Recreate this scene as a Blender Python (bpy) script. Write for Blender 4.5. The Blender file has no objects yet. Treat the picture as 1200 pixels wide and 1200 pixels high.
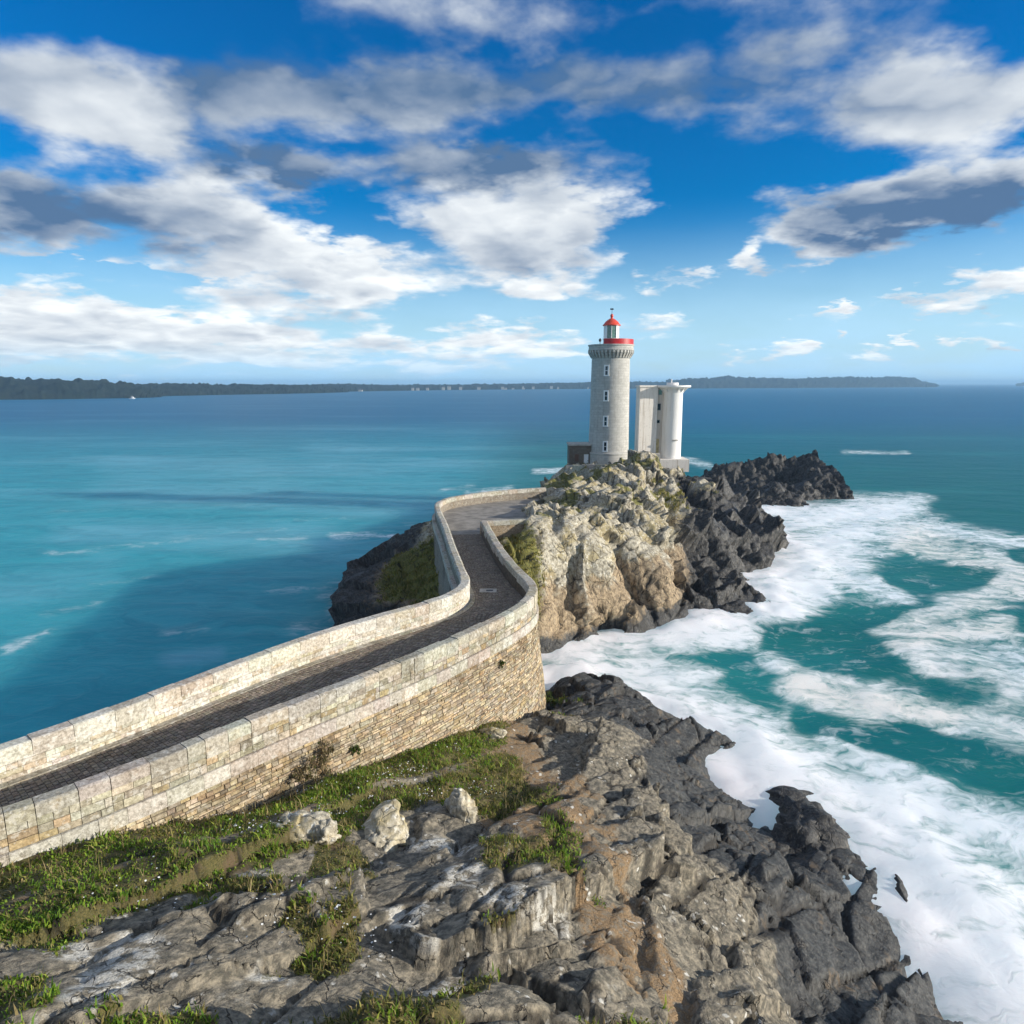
import bpy, math, random
import numpy as np
from mathutils import Vector
from mathutils.geometry import tessellate_polygon

random.seed(7)
rng = np.random.default_rng(7)
R = math.radians
scene = bpy.context.scene
COL = scene.collection

# ------------------------------------------------------------------ camera
CAM_Z = 22.0
PITCH = math.atan(151.0 / 800.0)
cam_data = bpy.data.cameras.new("camera")
cam_data.sensor_width = 36.0
cam_data.lens = 24.0
cam_data.clip_start = 0.1
cam_data.clip_end = 60000.0
cam = bpy.data.objects.new("camera", cam_data)
cam.location = (0, 0, CAM_Z)
cam.rotation_euler = (math.pi / 2 - PITCH, 0, 0)
COL.objects.link(cam)
scene.camera = cam

FWD = np.array([0, math.cos(PITCH), -math.sin(PITCH)])
UPV = np.array([0, math.sin(PITCH), math.cos(PITCH)])


def ray(x, y):
    return np.array([(x - 600) / 800.0, 0, 0]) + UPV * (600 - y) / 800.0 + FWD


def at(x, y, z):
    """the point of height z that the photograph shows at x, y (1200 px frame)"""
    d = ray(x, y)
    return np.array([0, 0, CAM_Z]) + d * ((z - CAM_Z) / d[2])


def project(P):
    q = np.asarray(P, float) - np.array([0, 0, CAM_Z])
    w = np.maximum(q @ FWD, 0.01)
    return 600 + 800 * q[..., 0] / w, 600 - 800 * (q @ UPV) / w


# ------------------------------------------------------------------ sun and exposure
SUN_AZ = R(-10.0)      # from +X, negative = towards the camera side
SUN_EL = R(15.8)
SUN = Vector((math.cos(SUN_EL) * math.cos(SUN_AZ), math.cos(SUN_EL) * math.sin(SUN_AZ), math.sin(SUN_EL)))
sun_data = bpy.data.lights.new("sun", 'SUN')
sun_data.energy = 5.0
sun_data.angle = R(0.5)
sun_data.color = (1.0, 0.93, 0.82)
sun = bpy.data.objects.new("sun", sun_data)
sun.rotation_euler = SUN.to_track_quat('Z', 'Y').to_euler()
sun.location = (60, -10, 60)
COL.objects.link(sun)
vs = scene.view_settings
vs.view_transform = 'Standard'
vs.look = 'None'
vs.gamma = 1.0
vs.exposure = 0.38
scene.cycles.use_denoising = True
scene.cycles.use_adaptive_sampling = True
scene.cycles.adaptive_threshold = 0.02
scene.cycles.max_bounces = 4
scene.cycles.diffuse_bounces = 2
scene.cycles.glossy_bounces = 3
scene.cycles.transparent_max_bounces = 6


# ------------------------------------------------------------------ node helpers
class NT:
    def __init__(self, tree):
        self.t = tree
        self.n = tree.nodes
        self.l = tree.links

    def add(self, kind, **kw):
        nd = self.n.new('ShaderNode' + kind)
        for k, v in kw.items():
            setattr(nd, k, v)
        return nd

    def put(self, sock, v):
        if isinstance(v, bpy.types.NodeSocket):
            self.l.new(v, sock)
        elif v is not None:
            if hasattr(sock.default_value, '__len__') and not hasattr(v, '__len__'):
                v = (v,) * len(sock.default_value)
            if hasattr(sock.default_value, '__len__') and len(sock.default_value) == 4 and len(v) == 3:
                v = (*v, 1)
            sock.default_value = v

    def math(self, op, a, b=None, c=None, clamp=False):
        nd = self.add('Math', operation=op, use_clamp=clamp)
        for s, v in zip(nd.inputs, (a, b, c)):
            self.put(s, v)
        return nd.outputs[0]

    def vmath(self, op, a, b=None, out=0):
        nd = self.add('VectorMath', operation=op)
        self.put(nd.inputs[0], a)
        if b is not None:
            if op == 'SCALE':
                self.put(nd.inputs['Scale'], b)
            else:
                self.put(nd.inputs[1], b)
        return nd.outputs[out]

    def length(self, a):
        nd = self.add('VectorMath', operation='LENGTH')
        self.put(nd.inputs[0], a)
        return nd.outputs['Value']

    def noise(self, vec, scale=1.0, detail=4.0, rough=0.55, dist=0.0, col=False):
        nd = self.add('TexNoise')
        self.put(nd.inputs['Vector'], vec)
        self.put(nd.inputs['Scale'], scale)
        self.put(nd.inputs['Detail'], detail)
        self.put(nd.inputs['Roughness'], rough)
        self.put(nd.inputs['Distortion'], dist)
        return nd.outputs['Color' if col else 0]

    def voro(self, vec, scale=1.0, feature='F1', out='Distance', rand=1.0):
        nd = self.add('TexVoronoi', feature=feature)
        self.put(nd.inputs['Vector'], vec)
        self.put(nd.inputs['Scale'], scale)
        self.put(nd.inputs['Randomness'], rand)
        return nd.outputs[out]

    def ramp(self, v, a, b, lo=0.0, hi=1.0, smooth=True):
        nd = self.add('MapRange', interpolation_type='SMOOTHSTEP' if smooth else 'LINEAR')
        for i, x in enumerate((v, a, b, lo, hi)):
            self.put(nd.inputs[i], x)
        return nd.outputs[0]

    def mix(self, f, a, b, mode='MIX'):
        nd = self.add('Mix', data_type='RGBA', blend_type=mode)
        self.put(nd.inputs[0], f)
        self.put(nd.inputs[6], a)
        self.put(nd.inputs[7], b)
        return nd.outputs[2]

    def sep(self, v):
        nd = self.add('SeparateXYZ')
        self.put(nd.inputs[0], v)
        return nd.outputs

    def comb(self, x, y, z):
        nd = self.add('CombineXYZ')
        for s, v in zip(nd.inputs, (x, y, z)):
            self.put(s, v)
        return nd.outputs[0]

    def attr(self, name, out='Color'):
        nd = self.add('Attribute', attribute_name=name)
        return nd.outputs[out]

    def bump(self, h, strength=0.5, dist=0.05, normal=None):
        nd = self.add('Bump')
        self.put(nd.inputs['Strength'], strength)
        self.put(nd.inputs['Distance'], dist)
        self.put(nd.inputs['Height'], h)
        if normal is not None:
            self.put(nd.inputs['Normal'], normal)
        return nd.outputs[0]

    def geo(self, out='Position'):
        return self.add('NewGeometry').outputs[out]


def new_mat(name):
    m = bpy.data.materials.new(name)
    m.use_nodes = True
    g = NT(m.node_tree)
    b = g.n['Principled BSDF']
    return m, g, b


# ------------------------------------------------------------------ sky
world = bpy.data.worlds.new("World")
scene.world = world
world.use_nodes = True
world.cycles.sampling_method = 'MANUAL'
world.cycles.sample_map_resolution = 256
W = NT(world.node_tree)
bg = W.n['Background']
sky = W.add('TexSky', sky_type='NISHITA', sun_disc=False)
sky.sun_elevation = SUN_EL
sky.sun_rotation = math.pi / 2 - SUN_AZ
sky.air_density = 1.0
sky.dust_density = 0.4
sky.ozone_density = 3.0
dirv = W.add('TexCoord').outputs['Generated']
dx, dy, dz = W.sep(dirv)


def ae(x, y):
    d = ray(x, y)
    return math.atan2(d[0], d[1]), d[2] / math.hypot(d[0], d[1])


# clouds by compass bearing and elevation: x, y, half width, half height, weight
CLOUDS = [(235, 248, 105, 44, .74), (340, 312, 130, 50, .86), (420, 330, 80, 36, .5), (560, 262, 120, 62, .80), (660, 270, 110, 62, .80), (620, 325, 110, 26, .5),
          (60, 372, 130, 44, .85), (200, 384, 120, 34, .72), (330, 400, 90, 20, .4), (20, 250, 150, 62, .85), (330, 205, 110, 26, .7), (560, 196, 120, 22, .6),
          (1020, 250, 120, 44, .95), (1150, 215, 150, 46, .95), (980, 275, 60, 26, .5), (130, 120, 260, 70, .7), (480, 110, 240, 56, .65), (820, 90, 200, 50, .5), (1080, 120, 240, 60, .75),
          (1150, 335, 62, 22, .80), (1095, 364, 46, 14, .62), (1055, 353, 40, 7, .5), (775, 340, 26, 16, .72), (810, 328, 26, 10, .55), (975, 366, 17, 16, .74),
          (912, 411, 22, 13, .62), (940, 408, 20, 13, .62), (865, 412, 26, 13, .54), (1070, 405, 15, 15, .66), (1015, 411, 26, 11, .52), (1146, 402, 26, 15, .68),
          (885, 305, 30, 15, .56), (560, 396, 60, 22, .62), (640, 404, 50, 18, .5), (470, 402, 60, 16, .5), (780, 384, 40, 16, .45), (120, 415, 260, 24, .42), (480, 420, 220, 20, .40), (420, 372, 90, 22, .42)]
GAPS = [(415, 262, 42, 18, .5), (805, 262, 66, 60, .6), (900, 350, 160, 30, .4), (1120, 300, 120, 12, .5), (130, 318, 170, 9, .6), (470, 300, 22, 30, .25), (740, 400, 60, 40, .2)]
DARKS = [(60, 240, 220, 66, .55), (330, 203, 150, 30, .55), (560, 192, 140, 26, .40), (1090, 236, 210, 52, .62), (600, 90, 1200, 120, .55)]


def blob_list(av, lst):
    for x, y, rx, ry, w in lst:
        a, e = ae(x, y)
        a2, _ = ae(x + rx, y)
        _, e2 = ae(x, y - ry)
        d = W.vmath('SUBTRACT', av, (a, e, 0))
        d = W.vmath('MULTIPLY', d, (1 / abs(a2 - a), 1 / abs(e2 - e), 0))
        yield d, W.ramp(W.length(d), 1.45, 0.1, 0.0, w)


def blobs(av, lst):
    tot = None
    for d, v in blob_list(av, lst):
        tot = v if tot is None else W.math('ADD', tot, v)
    return tot


def cloud_blobs(av):
    """cover, and how far towards the sunlit top of its cloud a point lies"""
    tot = top = None
    for d, v in blob_list(av, CLOUDS):
        dt = W.add('VectorMath', operation='DOT_PRODUCT')
        W.put(dt.inputs[0], d)
        dt.inputs[1].default_value = (0.40, 0.80, 0.0)
        t = W.math('MULTIPLY', dt.outputs['Value'], v)
        tot = v if tot is None else W.math('ADD', tot, v)
        top = t if top is None else W.math('ADD', top, t)
    return tot, top


def puffs(vec, detail):
    """billowing heads of cumulus"""
    n = W.noise(vec, 2.3, detail, 0.54)
    return W.math('ABSOLUTE', W.math('MULTIPLY_ADD', n, 4.0, -2.0))


hor = W.math('SQRT', W.math('ADD', W.math('MULTIPLY', dx, dx), W.math('MULTIPLY', dy, dy)))
elev = W.math('DIVIDE', dz, W.math('MAXIMUM', hor, 0.02))
bear = W.math('ARCTAN2', dx, dy)
up = W.math('MAXIMUM', dz, 0.0)
inv = W.math('DIVIDE', 1.0, W.math('ADD', up, 0.22))
cv0 = W.vmath('SCALE', W.comb(dx, dy, W.math('MULTIPLY', up, 1.35)), inv)
wv = W.vmath('SUBTRACT', W.noise(cv0, 2.6, 5.0, 0.62, col=True), (0.5, 0.5, 0.5))
cv = W.vmath('ADD', cv0, W.vmath('SCALE', wv, 0.25))
aew = W.vmath('ADD', W.comb(bear, elev, 0.0), W.vmath('MULTIPLY', wv, (0.22, 0.13, 0.0)))
fb = W.noise(cv0, 3.2, 7.0, 0.58)
lo = W.noise(cv0, 0.8, 2.0, 0.5)
# away from the view the same broken cumulus goes on
rest = W.math('MULTIPLY', W.ramp(W.math('ABSOLUTE', bear), 0.60, 0.95), 0.40)
rest = W.math('MAXIMUM', rest, W.ramp(elev, 0.42, 0.62, 0.0, 0.40))
base = W.math('ADD', W.math('MULTIPLY_ADD', lo, 0.6, -0.50), rest)
fine = W.math('MULTIPLY', W.math('SUBTRACT', fb, 0.5), 1.3)
pf0 = puffs(cv, 3.0)
pf1 = puffs(W.vmath('ADD', cv, (0.06, 0.0, 0.10)), 2.0)
bl, top = cloud_blobs(aew)
bl = W.math('SUBTRACT', W.math('MINIMUM', bl, 1.05), blobs(aew, GAPS))
body = W.math('ADD', W.math('ADD', base, bl), W.math('MULTIPLY_ADD', pf0, 0.42, -0.17))
dens_raw = W.math('ADD', body, fine)
# tops and sides turned to the sun are bright, the rest lies in the cloud's own shade
lit = W.math('MULTIPLY_ADD', W.math('SUBTRACT', pf0, pf1), 0.75, 0.50)
lit = W.math('ADD', lit, W.math('MULTIPLY', W.math('SUBTRACT', fb, 0.5), 1.1))
lit = W.math('ADD', lit, W.math('MULTIPLY', top, 0.62))
lit = W.math('SUBTRACT', lit, W.ramp(dens_raw, 0.25, 0.9, 0.0, 0.16))
lit = W.math('ADD', lit, W.ramp(elev, 0.20, 0.05, 0.0, 0.28))
lit = W.math('SUBTRACT', lit, W.math('MINIMUM', W.math('MULTIPLY', blobs(aew, DARKS), 1.7), 0.95))
lit = W.math('SUBTRACT', lit, W.ramp(elev, 0.30, 0.8, 0.0, 0.15))
lit = W.ramp(lit, -0.55, 1.10, 0.0, 1.0, False)
dens = W.ramp(dens_raw, -0.12, 0.42)
dens = W.math('MULTIPLY', dens, W.ramp(elev, 0.0, 0.06, 0.25, 1.0))
hsv = W.add('HueSaturation')
W.put(hsv.inputs['Hue'], 0.512)
W.put(hsv.inputs['Saturation'], 1.62)
W.put(hsv.inputs['Value'], 0.92)
W.put(hsv.inputs['Color'], sky.outputs[0])
ccol = W.mix(lit, (0.62, 1.20, 2.2), (7.0, 7.2, 7.2))
# thin veil low over the horizon
veil = W.math('MULTIPLY', W.ramp(elev, 0.25, 0.0), W.math('MULTIPLY_ADD', W.noise(cv0, 1.6, 4.0, 0.55), 0.8, 0.50), clamp=True)
skyc = W.mix(veil, hsv.outputs[0], (3.2, 5.2, 6.9))
W.put(bg.inputs['Color'], W.mix(dens, skyc, ccol))
bg.inputs['Strength'].default_value = 0.122


# ------------------------------------------------------------------ mesh helpers
ORG = {}


def tag(o, label=None, cat=None, group=None, kind=None):
    if label:
        o['label'] = label
    if cat:
        o['category'] = cat
    if group:
        o['group'] = group
    if kind:
        o['kind'] = kind
    return o


def thing(name, label, cat, loc, group=None):
    o = bpy.data.objects.new(name, None)
    o.empty_display_size = 0.3
    o.location = loc
    COL.objects.link(o)
    ORG[o.name] = Vector(loc)
    return tag(o, label, cat, group)


def link(name, me, parent=None, loc=None):
    o = bpy.data.objects.new(name, me)
    COL.objects.link(o)
    if parent is not None:
        o.parent = parent
        ORG[o.name] = ORG[parent.name]
    else:
        ORG[o.name] = Vector(loc) if loc is not None else Vector((0, 0, 0))
        o.location = ORG[o.name]
    return o


def set_attr(me, name, arr, kind='FLOAT_COLOR'):
    a = me.attributes.new(name, kind, 'POINT')
    arr = np.asarray(arr, np.float32)
    if kind == 'FLOAT_COLOR':
        if arr.shape[1] == 3:
            arr = np.concatenate([arr, np.ones((len(arr), 1), np.float32)], 1)
        a.data.foreach_set('color', arr.ravel())
    else:
        a.data.foreach_set('value', arr.ravel())


def obj(name, V, F, mat, parent=None, loc=None, tint=None, smooth=False, attrs=None):
    """V, F in world coordinates; the object sits at its thing's base (or loc)"""
    org = ORG[parent.name] if parent is not None else (Vector(loc) if loc is not None else Vector((0, 0, 0)))
    V = np.asarray(V, float) - np.array(org)
    me = bpy.data.meshes.new(name)
    F = np.asarray(F) if not isinstance(F, list) else F
    if isinstance(F, np.ndarray):
        k = F.shape[1]
        me.vertices.add(len(V))
        me.vertices.foreach_set('co', V.astype(np.float32).ravel())
        me.loops.add(F.size)
        me.loops.foreach_set('vertex_index', F.astype(np.int32).ravel())
        me.polygons.add(len(F))
        me.polygons.foreach_set('loop_start', np.arange(0, F.size, k, dtype=np.int32))
        me.polygons.foreach_set('loop_total', np.full(len(F), k, np.int32))
        me.update(calc_edges=True)
        me.validate()
    else:
        me.from_pydata([tuple(v) for v in V], [], F)
        me.update()
    if tint is not None:
        t = np.asarray(tint, float)
        if t.ndim == 1:
            t = np.repeat(t[None], len(V), 0)
        set_attr(me, 'tint', t)
    for k, v in (attrs or {}).items():
        set_attr(me, k, v, 'FLOAT_COLOR' if np.asarray(v).ndim == 2 else 'FLOAT')
    if smooth:
        me.polygons.foreach_set('use_smooth', np.ones(len(me.polygons), bool))
    me.materials.append(mat)
    return link(name, me, parent, loc)


class MB:
    """collects pieces of one part"""

    def __init__(self):
        self.V, self.F, self.T = [], [], []

    def add(self, V, F, tint=None):
        o = len(self.V)
        self.V += [tuple(v) for v in V]
        self.F += [tuple(i + o for i in f) for f in F]
        if tint is not None:
            self.T += [tint] * len(V)
        return self

    def box(self, x0, x1, y0, y1, z0, z1, ch=0.0, tint=None):
        if ch <= 0:
            V = [(x, y, z) for z in (z0, z1) for y in (y0, y1) for x in (x0, x1)]
            F = [(0, 2, 3, 1), (4, 5, 7, 6), (0, 1, 5, 4), (2, 6, 7, 3), (0, 4, 6, 2), (1, 3, 7, 5)]
            return self.add(V, F, tint)
        c = ch
        rings = [[(x0, y0, z0), (x1, y0, z0), (x1, y1, z0), (x0, y1, z0)],
                 [(x0, y0, z1 - c), (x1, y0, z1 - c), (x1, y1, z1 - c), (x0, y1, z1 - c)],
                 [(x0 + c, y0 + c, z1), (x1 - c, y0 + c, z1), (x1 - c, y1 - c, z1), (x0 + c, y1 - c, z1)]]
        return self.loft(rings, True, True, tint)

    def loft(self, rings, cap0=True, cap1=True, tint=None, close=True):
        n = len(rings[0])
        V = [p for r in rings for p in r]
        F = []
        for i in range(len(rings) - 1):
            for j in range(n if close else n - 1):
                k = (j + 1) % n
                F.append((i * n + j, i * n + k, (i + 1) * n + k, (i + 1) * n + j))
        if cap0:
            F.append(tuple(range(n))[::-1])
        if cap1:
            F.append(tuple((len(rings) - 1) * n + j for j in range(n)))
        return self.add(V, F, tint)

    def lathe(self, c, prof, seg=48, a0=0.0, a1=2 * math.pi, cap0=True, cap1=True, tint=None):
        full = abs(a1 - a0 - 2 * math.pi) < 1e-6
        n = seg if full else seg + 1
        rings = [[(c[0] + r * math.cos(a0 + (a1 - a0) * j / seg), c[1] + r * math.sin(a0 + (a1 - a0) * j / seg), c[2] + z) for j in range(n)] for r, z in prof]
        return self.loft(rings, cap0 and full, cap1 and full, tint, close=full)

    def build(self, name, mat, parent=None, loc=None, smooth=False, tint=None):
        t = np.array(self.T) if self.T else tint
        return obj(name, self.V, self.F, mat, parent, loc, t, smooth)


def smooth_by_angle(o, deg=35):
    me = o.data
    me.polygons.foreach_set('use_smooth', np.ones(len(me.polygons), bool))
    try:
        me.set_sharp_from_angle(angle=R(deg))
    except Exception:
        pass
    return o


# ------------------------------------------------------------------ noise in numpy
def _hash(ix, iy, iz, seed):
    h = (ix.astype(np.uint32) * np.uint32(73856093)) ^ (iy.astype(np.uint32) * np.uint32(19349663)) ^ (iz.astype(np.uint32) * np.uint32(83492791)) ^ np.uint32((seed * 2654435761) & 0xffffffff)
    h ^= h >> np.uint32(15)
    h *= np.uint32(0x2c1b3c6d)
    h ^= h >> np.uint32(12)
    h *= np.uint32(0x297a2d39)
    h ^= h >> np.uint32(15)
    return h


def _next(h):
    h = h * np.uint32(1664525) + np.uint32(1013904223)
    h ^= h >> np.uint32(13)
    h = h * np.uint32(0x2c1b3c6d)
    h ^= h >> np.uint32(16)
    return h


def _f(h):
    return (h >> np.uint32(8)).astype(np.float32) / np.float32(1 << 24)


np.seterr(over='ignore')


def facet(P, scale, seed, jump=0.30, tilt=0.75):
    """fractured rock: a smooth relief cut into flat tilted faces; returns height (about -0.5..0.5) and distance to the crack"""
    Q = (np.asarray(P, np.float32) / np.float32(scale))
    B = np.floor(Q).astype(np.int64)
    n = len(Q)
    d1 = np.full(n, 9.0, np.float32)
    d2 = np.full(n, 9.0, np.float32)
    E = np.zeros((n, 3), np.float32)
    H = np.zeros(n, np.uint32)
    for i in (-1, 0, 1):
        for j in (-1, 0, 1):
            for k in (-1, 0, 1):
                cx, cy, cz = B[:, 0] + i, B[:, 1] + j, B[:, 2] + k
                h = _hash(cx, cy, cz, seed)
                h1 = _next(h)
                h2 = _next(h1)
                ex = Q[:, 0] - (cx + _f(h))
                ey = Q[:, 1] - (cy + _f(h1))
                ez = Q[:, 2] - (cz + _f(h2))
                d = ex * ex + ey * ey + ez * ez
                m = d < d1
                d2 = np.where(m, d1, np.minimum(d2, d))
                d1 = np.where(m, d, d1)
                E[m, 0], E[m, 1], E[m, 2] = ex[m], ey[m], ez[m]
                H = np.where(m, h2, H)
    C = Q - E
    f0 = fbm(C, 2.4, seed + 60, 2)
    e = 0.35
    v = f0 - 0.5
    for k in range(3):
        S = C.copy()
        S[:, k] += e
        v = v + 1.0 * (fbm(S, 2.4, seed + 60, 2) - f0) / e * E[:, k]
    h3 = _next(H)
    h4 = _next(h3)
    h5 = _next(h4)
    v = v + jump * (_f(h3) - 0.5) + tilt * ((_f(h4) - 0.5) * E[:, 0] + (_f(h5) - 0.5) * E[:, 1] + (_f(_next(h5)) - 0.5) * E[:, 2])
    return v, np.sqrt(d2) - np.sqrt(d1)


def vnoise(P, scale, seed):
    Q = np.asarray(P, np.float32) / np.float32(scale)
    B = np.floor(Q).astype(np.int64)
    t = Q - B
    t = t * t * (3 - 2 * t)
    out = 0
    for i in (0, 1):
        wx = t[:, 0] if i else 1 - t[:, 0]
        for j in (0, 1):
            wy = t[:, 1] if j else 1 - t[:, 1]
            for k in (0, 1):
                wz = t[:, 2] if k else 1 - t[:, 2]
                out = out + wx * wy * wz * _f(_hash(B[:, 0] + i, B[:, 1] + j, B[:, 2] + k, seed))
    return out


def fbm(P, scale, seed, octs=4, gain=0.5):
    s, a, tot = 0, 1.0, 0
    for o in range(octs):
        s = s + a * vnoise(P, scale / 2 ** o, seed + o)
        tot += a
        a *= gain
    return s / tot


def sstep(a, b, x):
    t = np.clip((x - a) / (b - a), 0, 1)
    return t * t * (3 - 2 * t)


class Surf:
    """landform through a set of spot heights"""

    def __init__(self, pts, eps=0.3):
        self.P = np.array([p[:2] for p in pts], float)
        z = np.array([p[2] for p in pts], float)
        d = np.linalg.norm(self.P[:, None] - self.P[None], axis=2)
        n = len(z)
        A = np.zeros((n + 3, n + 3))
        A[:n, :n] = np.sqrt(d * d + 1.0) + np.eye(n) * -eps
        A[:n, n] = A[n, :n] = 1
        A[:n, n + 1:] = self.P
        A[n + 1:, :n] = self.P.T
        A[n, n] = A[n + 1, n + 1] = A[n + 2, n + 2] = 1e-9
        self.w = np.linalg.solve(A, np.concatenate([z, [0, 0, 0]]))

    def __call__(self, x, y):
        x, y = np.asarray(x, float), np.asarray(y, float)
        s = np.full(x.shape, self.w[-3]) + self.w[-2] * x + self.w[-1] * y
        for (a, b), w in zip(self.P, self.w[:-3]):
            s = s + w * np.sqrt((x - a) ** 2 + (y - b) ** 2 + 1.0)
        return s


def inside(x, y, poly):
    r = np.zeros(x.shape, bool)
    n = len(poly)
    for i in range(n):
        x0, y0 = poly[i]
        x1, y1 = poly[(i + 1) % n]
        if y0 == y1:
            continue
        c = ((y0 > y) != (y1 > y)) & (x < (x1 - x0) * (y - y0) / (y1 - y0) + x0)
        r ^= c
    return r


def grid_faces(nx, ny):
    i = np.arange(nx - 1)
    j = np.arange(ny - 1)
    a = (j[:, None] * nx + i[None]).ravel()
    return np.stack([a, a + 1, a + nx + 1, a + nx], 1)


# ------------------------------------------------------------------ the causeway's lines
class Path:
    def __init__(self, pts, step=0.1):
        p = np.array(pts, float)
        p = np.vstack([2 * p[0] - p[1], p, 2 * p[-1] - p[-2]])
        out = []
        for i in range(1, len(p) - 2):
            n = max(2, int(np.linalg.norm(p[i + 1] - p[i]) / step))
            t = (np.arange(n) / n)[:, None]
            a, b, c, d = p[i - 1], p[i], p[i + 1], p[i + 2]
            out.append(0.5 * (2 * b + (c - a) * t + (2 * a - 5 * b + 4 * c - d) * t ** 2 + (3 * b - a - 3 * c + d) * t ** 3))
        out.append(p[-2][None])
        q = np.vstack(out)
        k = 9
        qs = q.copy()
        for _ in range(2):
            pad = np.vstack([np.repeat(qs[:1], k, 0), qs, np.repeat(qs[-1:], k, 0)])
            cs = np.cumsum(np.vstack([np.zeros((1, 2)), pad]), 0)
            sm = (cs[2 * k + 1:] - cs[:-2 * k - 1]) / (2 * k + 1)
            sm[:k] = qs[:k]
            sm[-k:] = qs[-k:]
            qs = sm
        self.q = qs
        self.s = np.concatenate([[0], np.cumsum(np.linalg.norm(np.diff(qs, axis=0), axis=1))])
        self.L = self.s[-1]

    def pos(self, s):
        return np.array([np.interp(s, self.s, self.q[:, 0]), np.interp(s, self.s, self.q[:, 1])])

    def nrm(self, s):
        e = 0.25
        d = self.pos(min(s + e, self.L)) - self.pos(max(s - e, 0))
        d /= max(np.linalg.norm(d), 1e-6)
        return np.array([d[1], -d[0]])      # to the right of travel

    def off(self, s, o):
        return self.pos(s) + self.nrm(s) * o

    def near(self, x, y):
        d = (self.q[:, 0] - x) ** 2 + (self.q[:, 1] - y) ** 2
        return self.s[int(np.argmin(d))]


ROAD_Z, TOP_Z = 8.8, 10.0
R_IN = Path([(-26, 8.9), (-18.2, 14.9), (-14.75, 17.8), (-13.2, 19.25), (-11.5, 21.15), (-9.5, 23.55), (-7.0, 26.4), (-3.96, 30.0),
             (-1.74, 33.1), (0, 35.8), (0.75, 37.6), (1.0, 39.0), (0.75, 41.0), (0, 43.55), (-1.28, 49.8), (-2.81, 59.5)])
L_IN = Path([(-27, 11.2), (-20.5, 17.2), (-17.1, 20.8), (-15.45, 22.75), (-13.6, 25.3), (-11.4, 28.6), (-8.5, 32.3), (-4.75, 36.1), (-3.3, 37.9),
             (-2.65, 39.5), (-2.6, 41.0), (-3.15, 43.9), (-4.2, 49.8), (-5.5, 57.6), (-7.0, 65.8), (-7.2, 69.3), (-6.2, 72.2), (-3.7, 74.7), (0, 77.2), (4, 78.9)])
TH = 0.55
sR_corner = R_IN.near(1.0, 39.0)
r_out = [R_IN.off(s, TH + 0.25) for s in np.linspace(0, R_IN.L, 90)]
l_out = [L_IN.off(s, -TH - 0.2) for s in np.linspace(0, L_IN.L, 110)]
CLEAR = r_out + [np.array((2.2, 61.6)), np.array((2.0, 66)), np.array((1.0, 70)), np.array((2.5, 76))] + l_out[::-1]

# spot heights of the ground: picture x, y, height; or plain world points
FRONT = [at(*p) for p in [
    (0, 1010, 8.5), (115, 982, 8.2), (200, 972, 7.5), (300, 946, 6.9), (400, 913, 6.3), (480, 882, 5.7), (560, 850, 5.0), (620, 842, 3.4), (645, 835, 2.7), (655, 800, 2.0),
    (660, 778, 1.2), (690, 783, 1.9), (720, 797, 2.5), (760, 812, 2.7), (800, 842, 1.3), (840, 868, 0.7), (880, 882, 0.1), (850, 902, -0.7), (846, 915, -0.7), (900, 915, -1.6), (880, 935, -1.5),
    (852, 935, -0.2), (880, 962, 0.2), (905, 985, 0.7), (930, 950, -1.6), (930, 992, 1.0), (970, 984, 1.5), (1020, 1002, 0.4), (700, 850, 3.9), (700, 905, 5.0), (750, 890, 4.3), (785, 900, 2.9),
    (815, 940, 1.7), (700, 960, 6.0), (790, 975, 3.6), (845, 985, 1.9), (650, 880, 4.8), (600, 905, 5.9), (600, 960, 6.9), (520, 930, 6.9), (500, 990, 8.0),
    (420, 965, 7.9), (300, 1000, 8.9), (200, 1020, 9.0), (600, 1010, 7.6), (700, 1010, 6.8), (800, 1015, 4.4), (900, 1020, 2.4), (300, 1200, 10.3), (600, 1200, 9.6), (0, 1200, 10.8),
    (800, 1200, 7.0), (950, 1200, 3.4), (1100, 1200, 0.5), (1020, 1080, 0.8), (900, 1090, 3.4), (700, 1100, 8.0), (500, 1100, 8.8), (-200, 1100, 9.5)]]
FRONT += [(0, 0, 20), (-8, 0, 20), (8, 0, 19), (0, 4.5, 15), (-8, 5, 15), (8, 5, 13.5), (16, 0, 10), (24, -4, 3), (0, -20, 21), (-20, 0, 19.5), (-30, -10, 21), (20, -20, 17), (35, -20, 4),
          (-22, 8, 11), (-30, 5, 13), (-26, 14, 6), (-20, 22, 2), (-12, 34, -1), (-30, 25, -3), (22, 10, -2.5), (24, 24, -3), (19, 34, -2.5), (14, 43, -2.5), (7, 47, -2.5), (2, 47, -1.5), (-3, 46, -2.5), (-10, 42, -3), (30, 0, -3), (40, 10, -4)]
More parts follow.
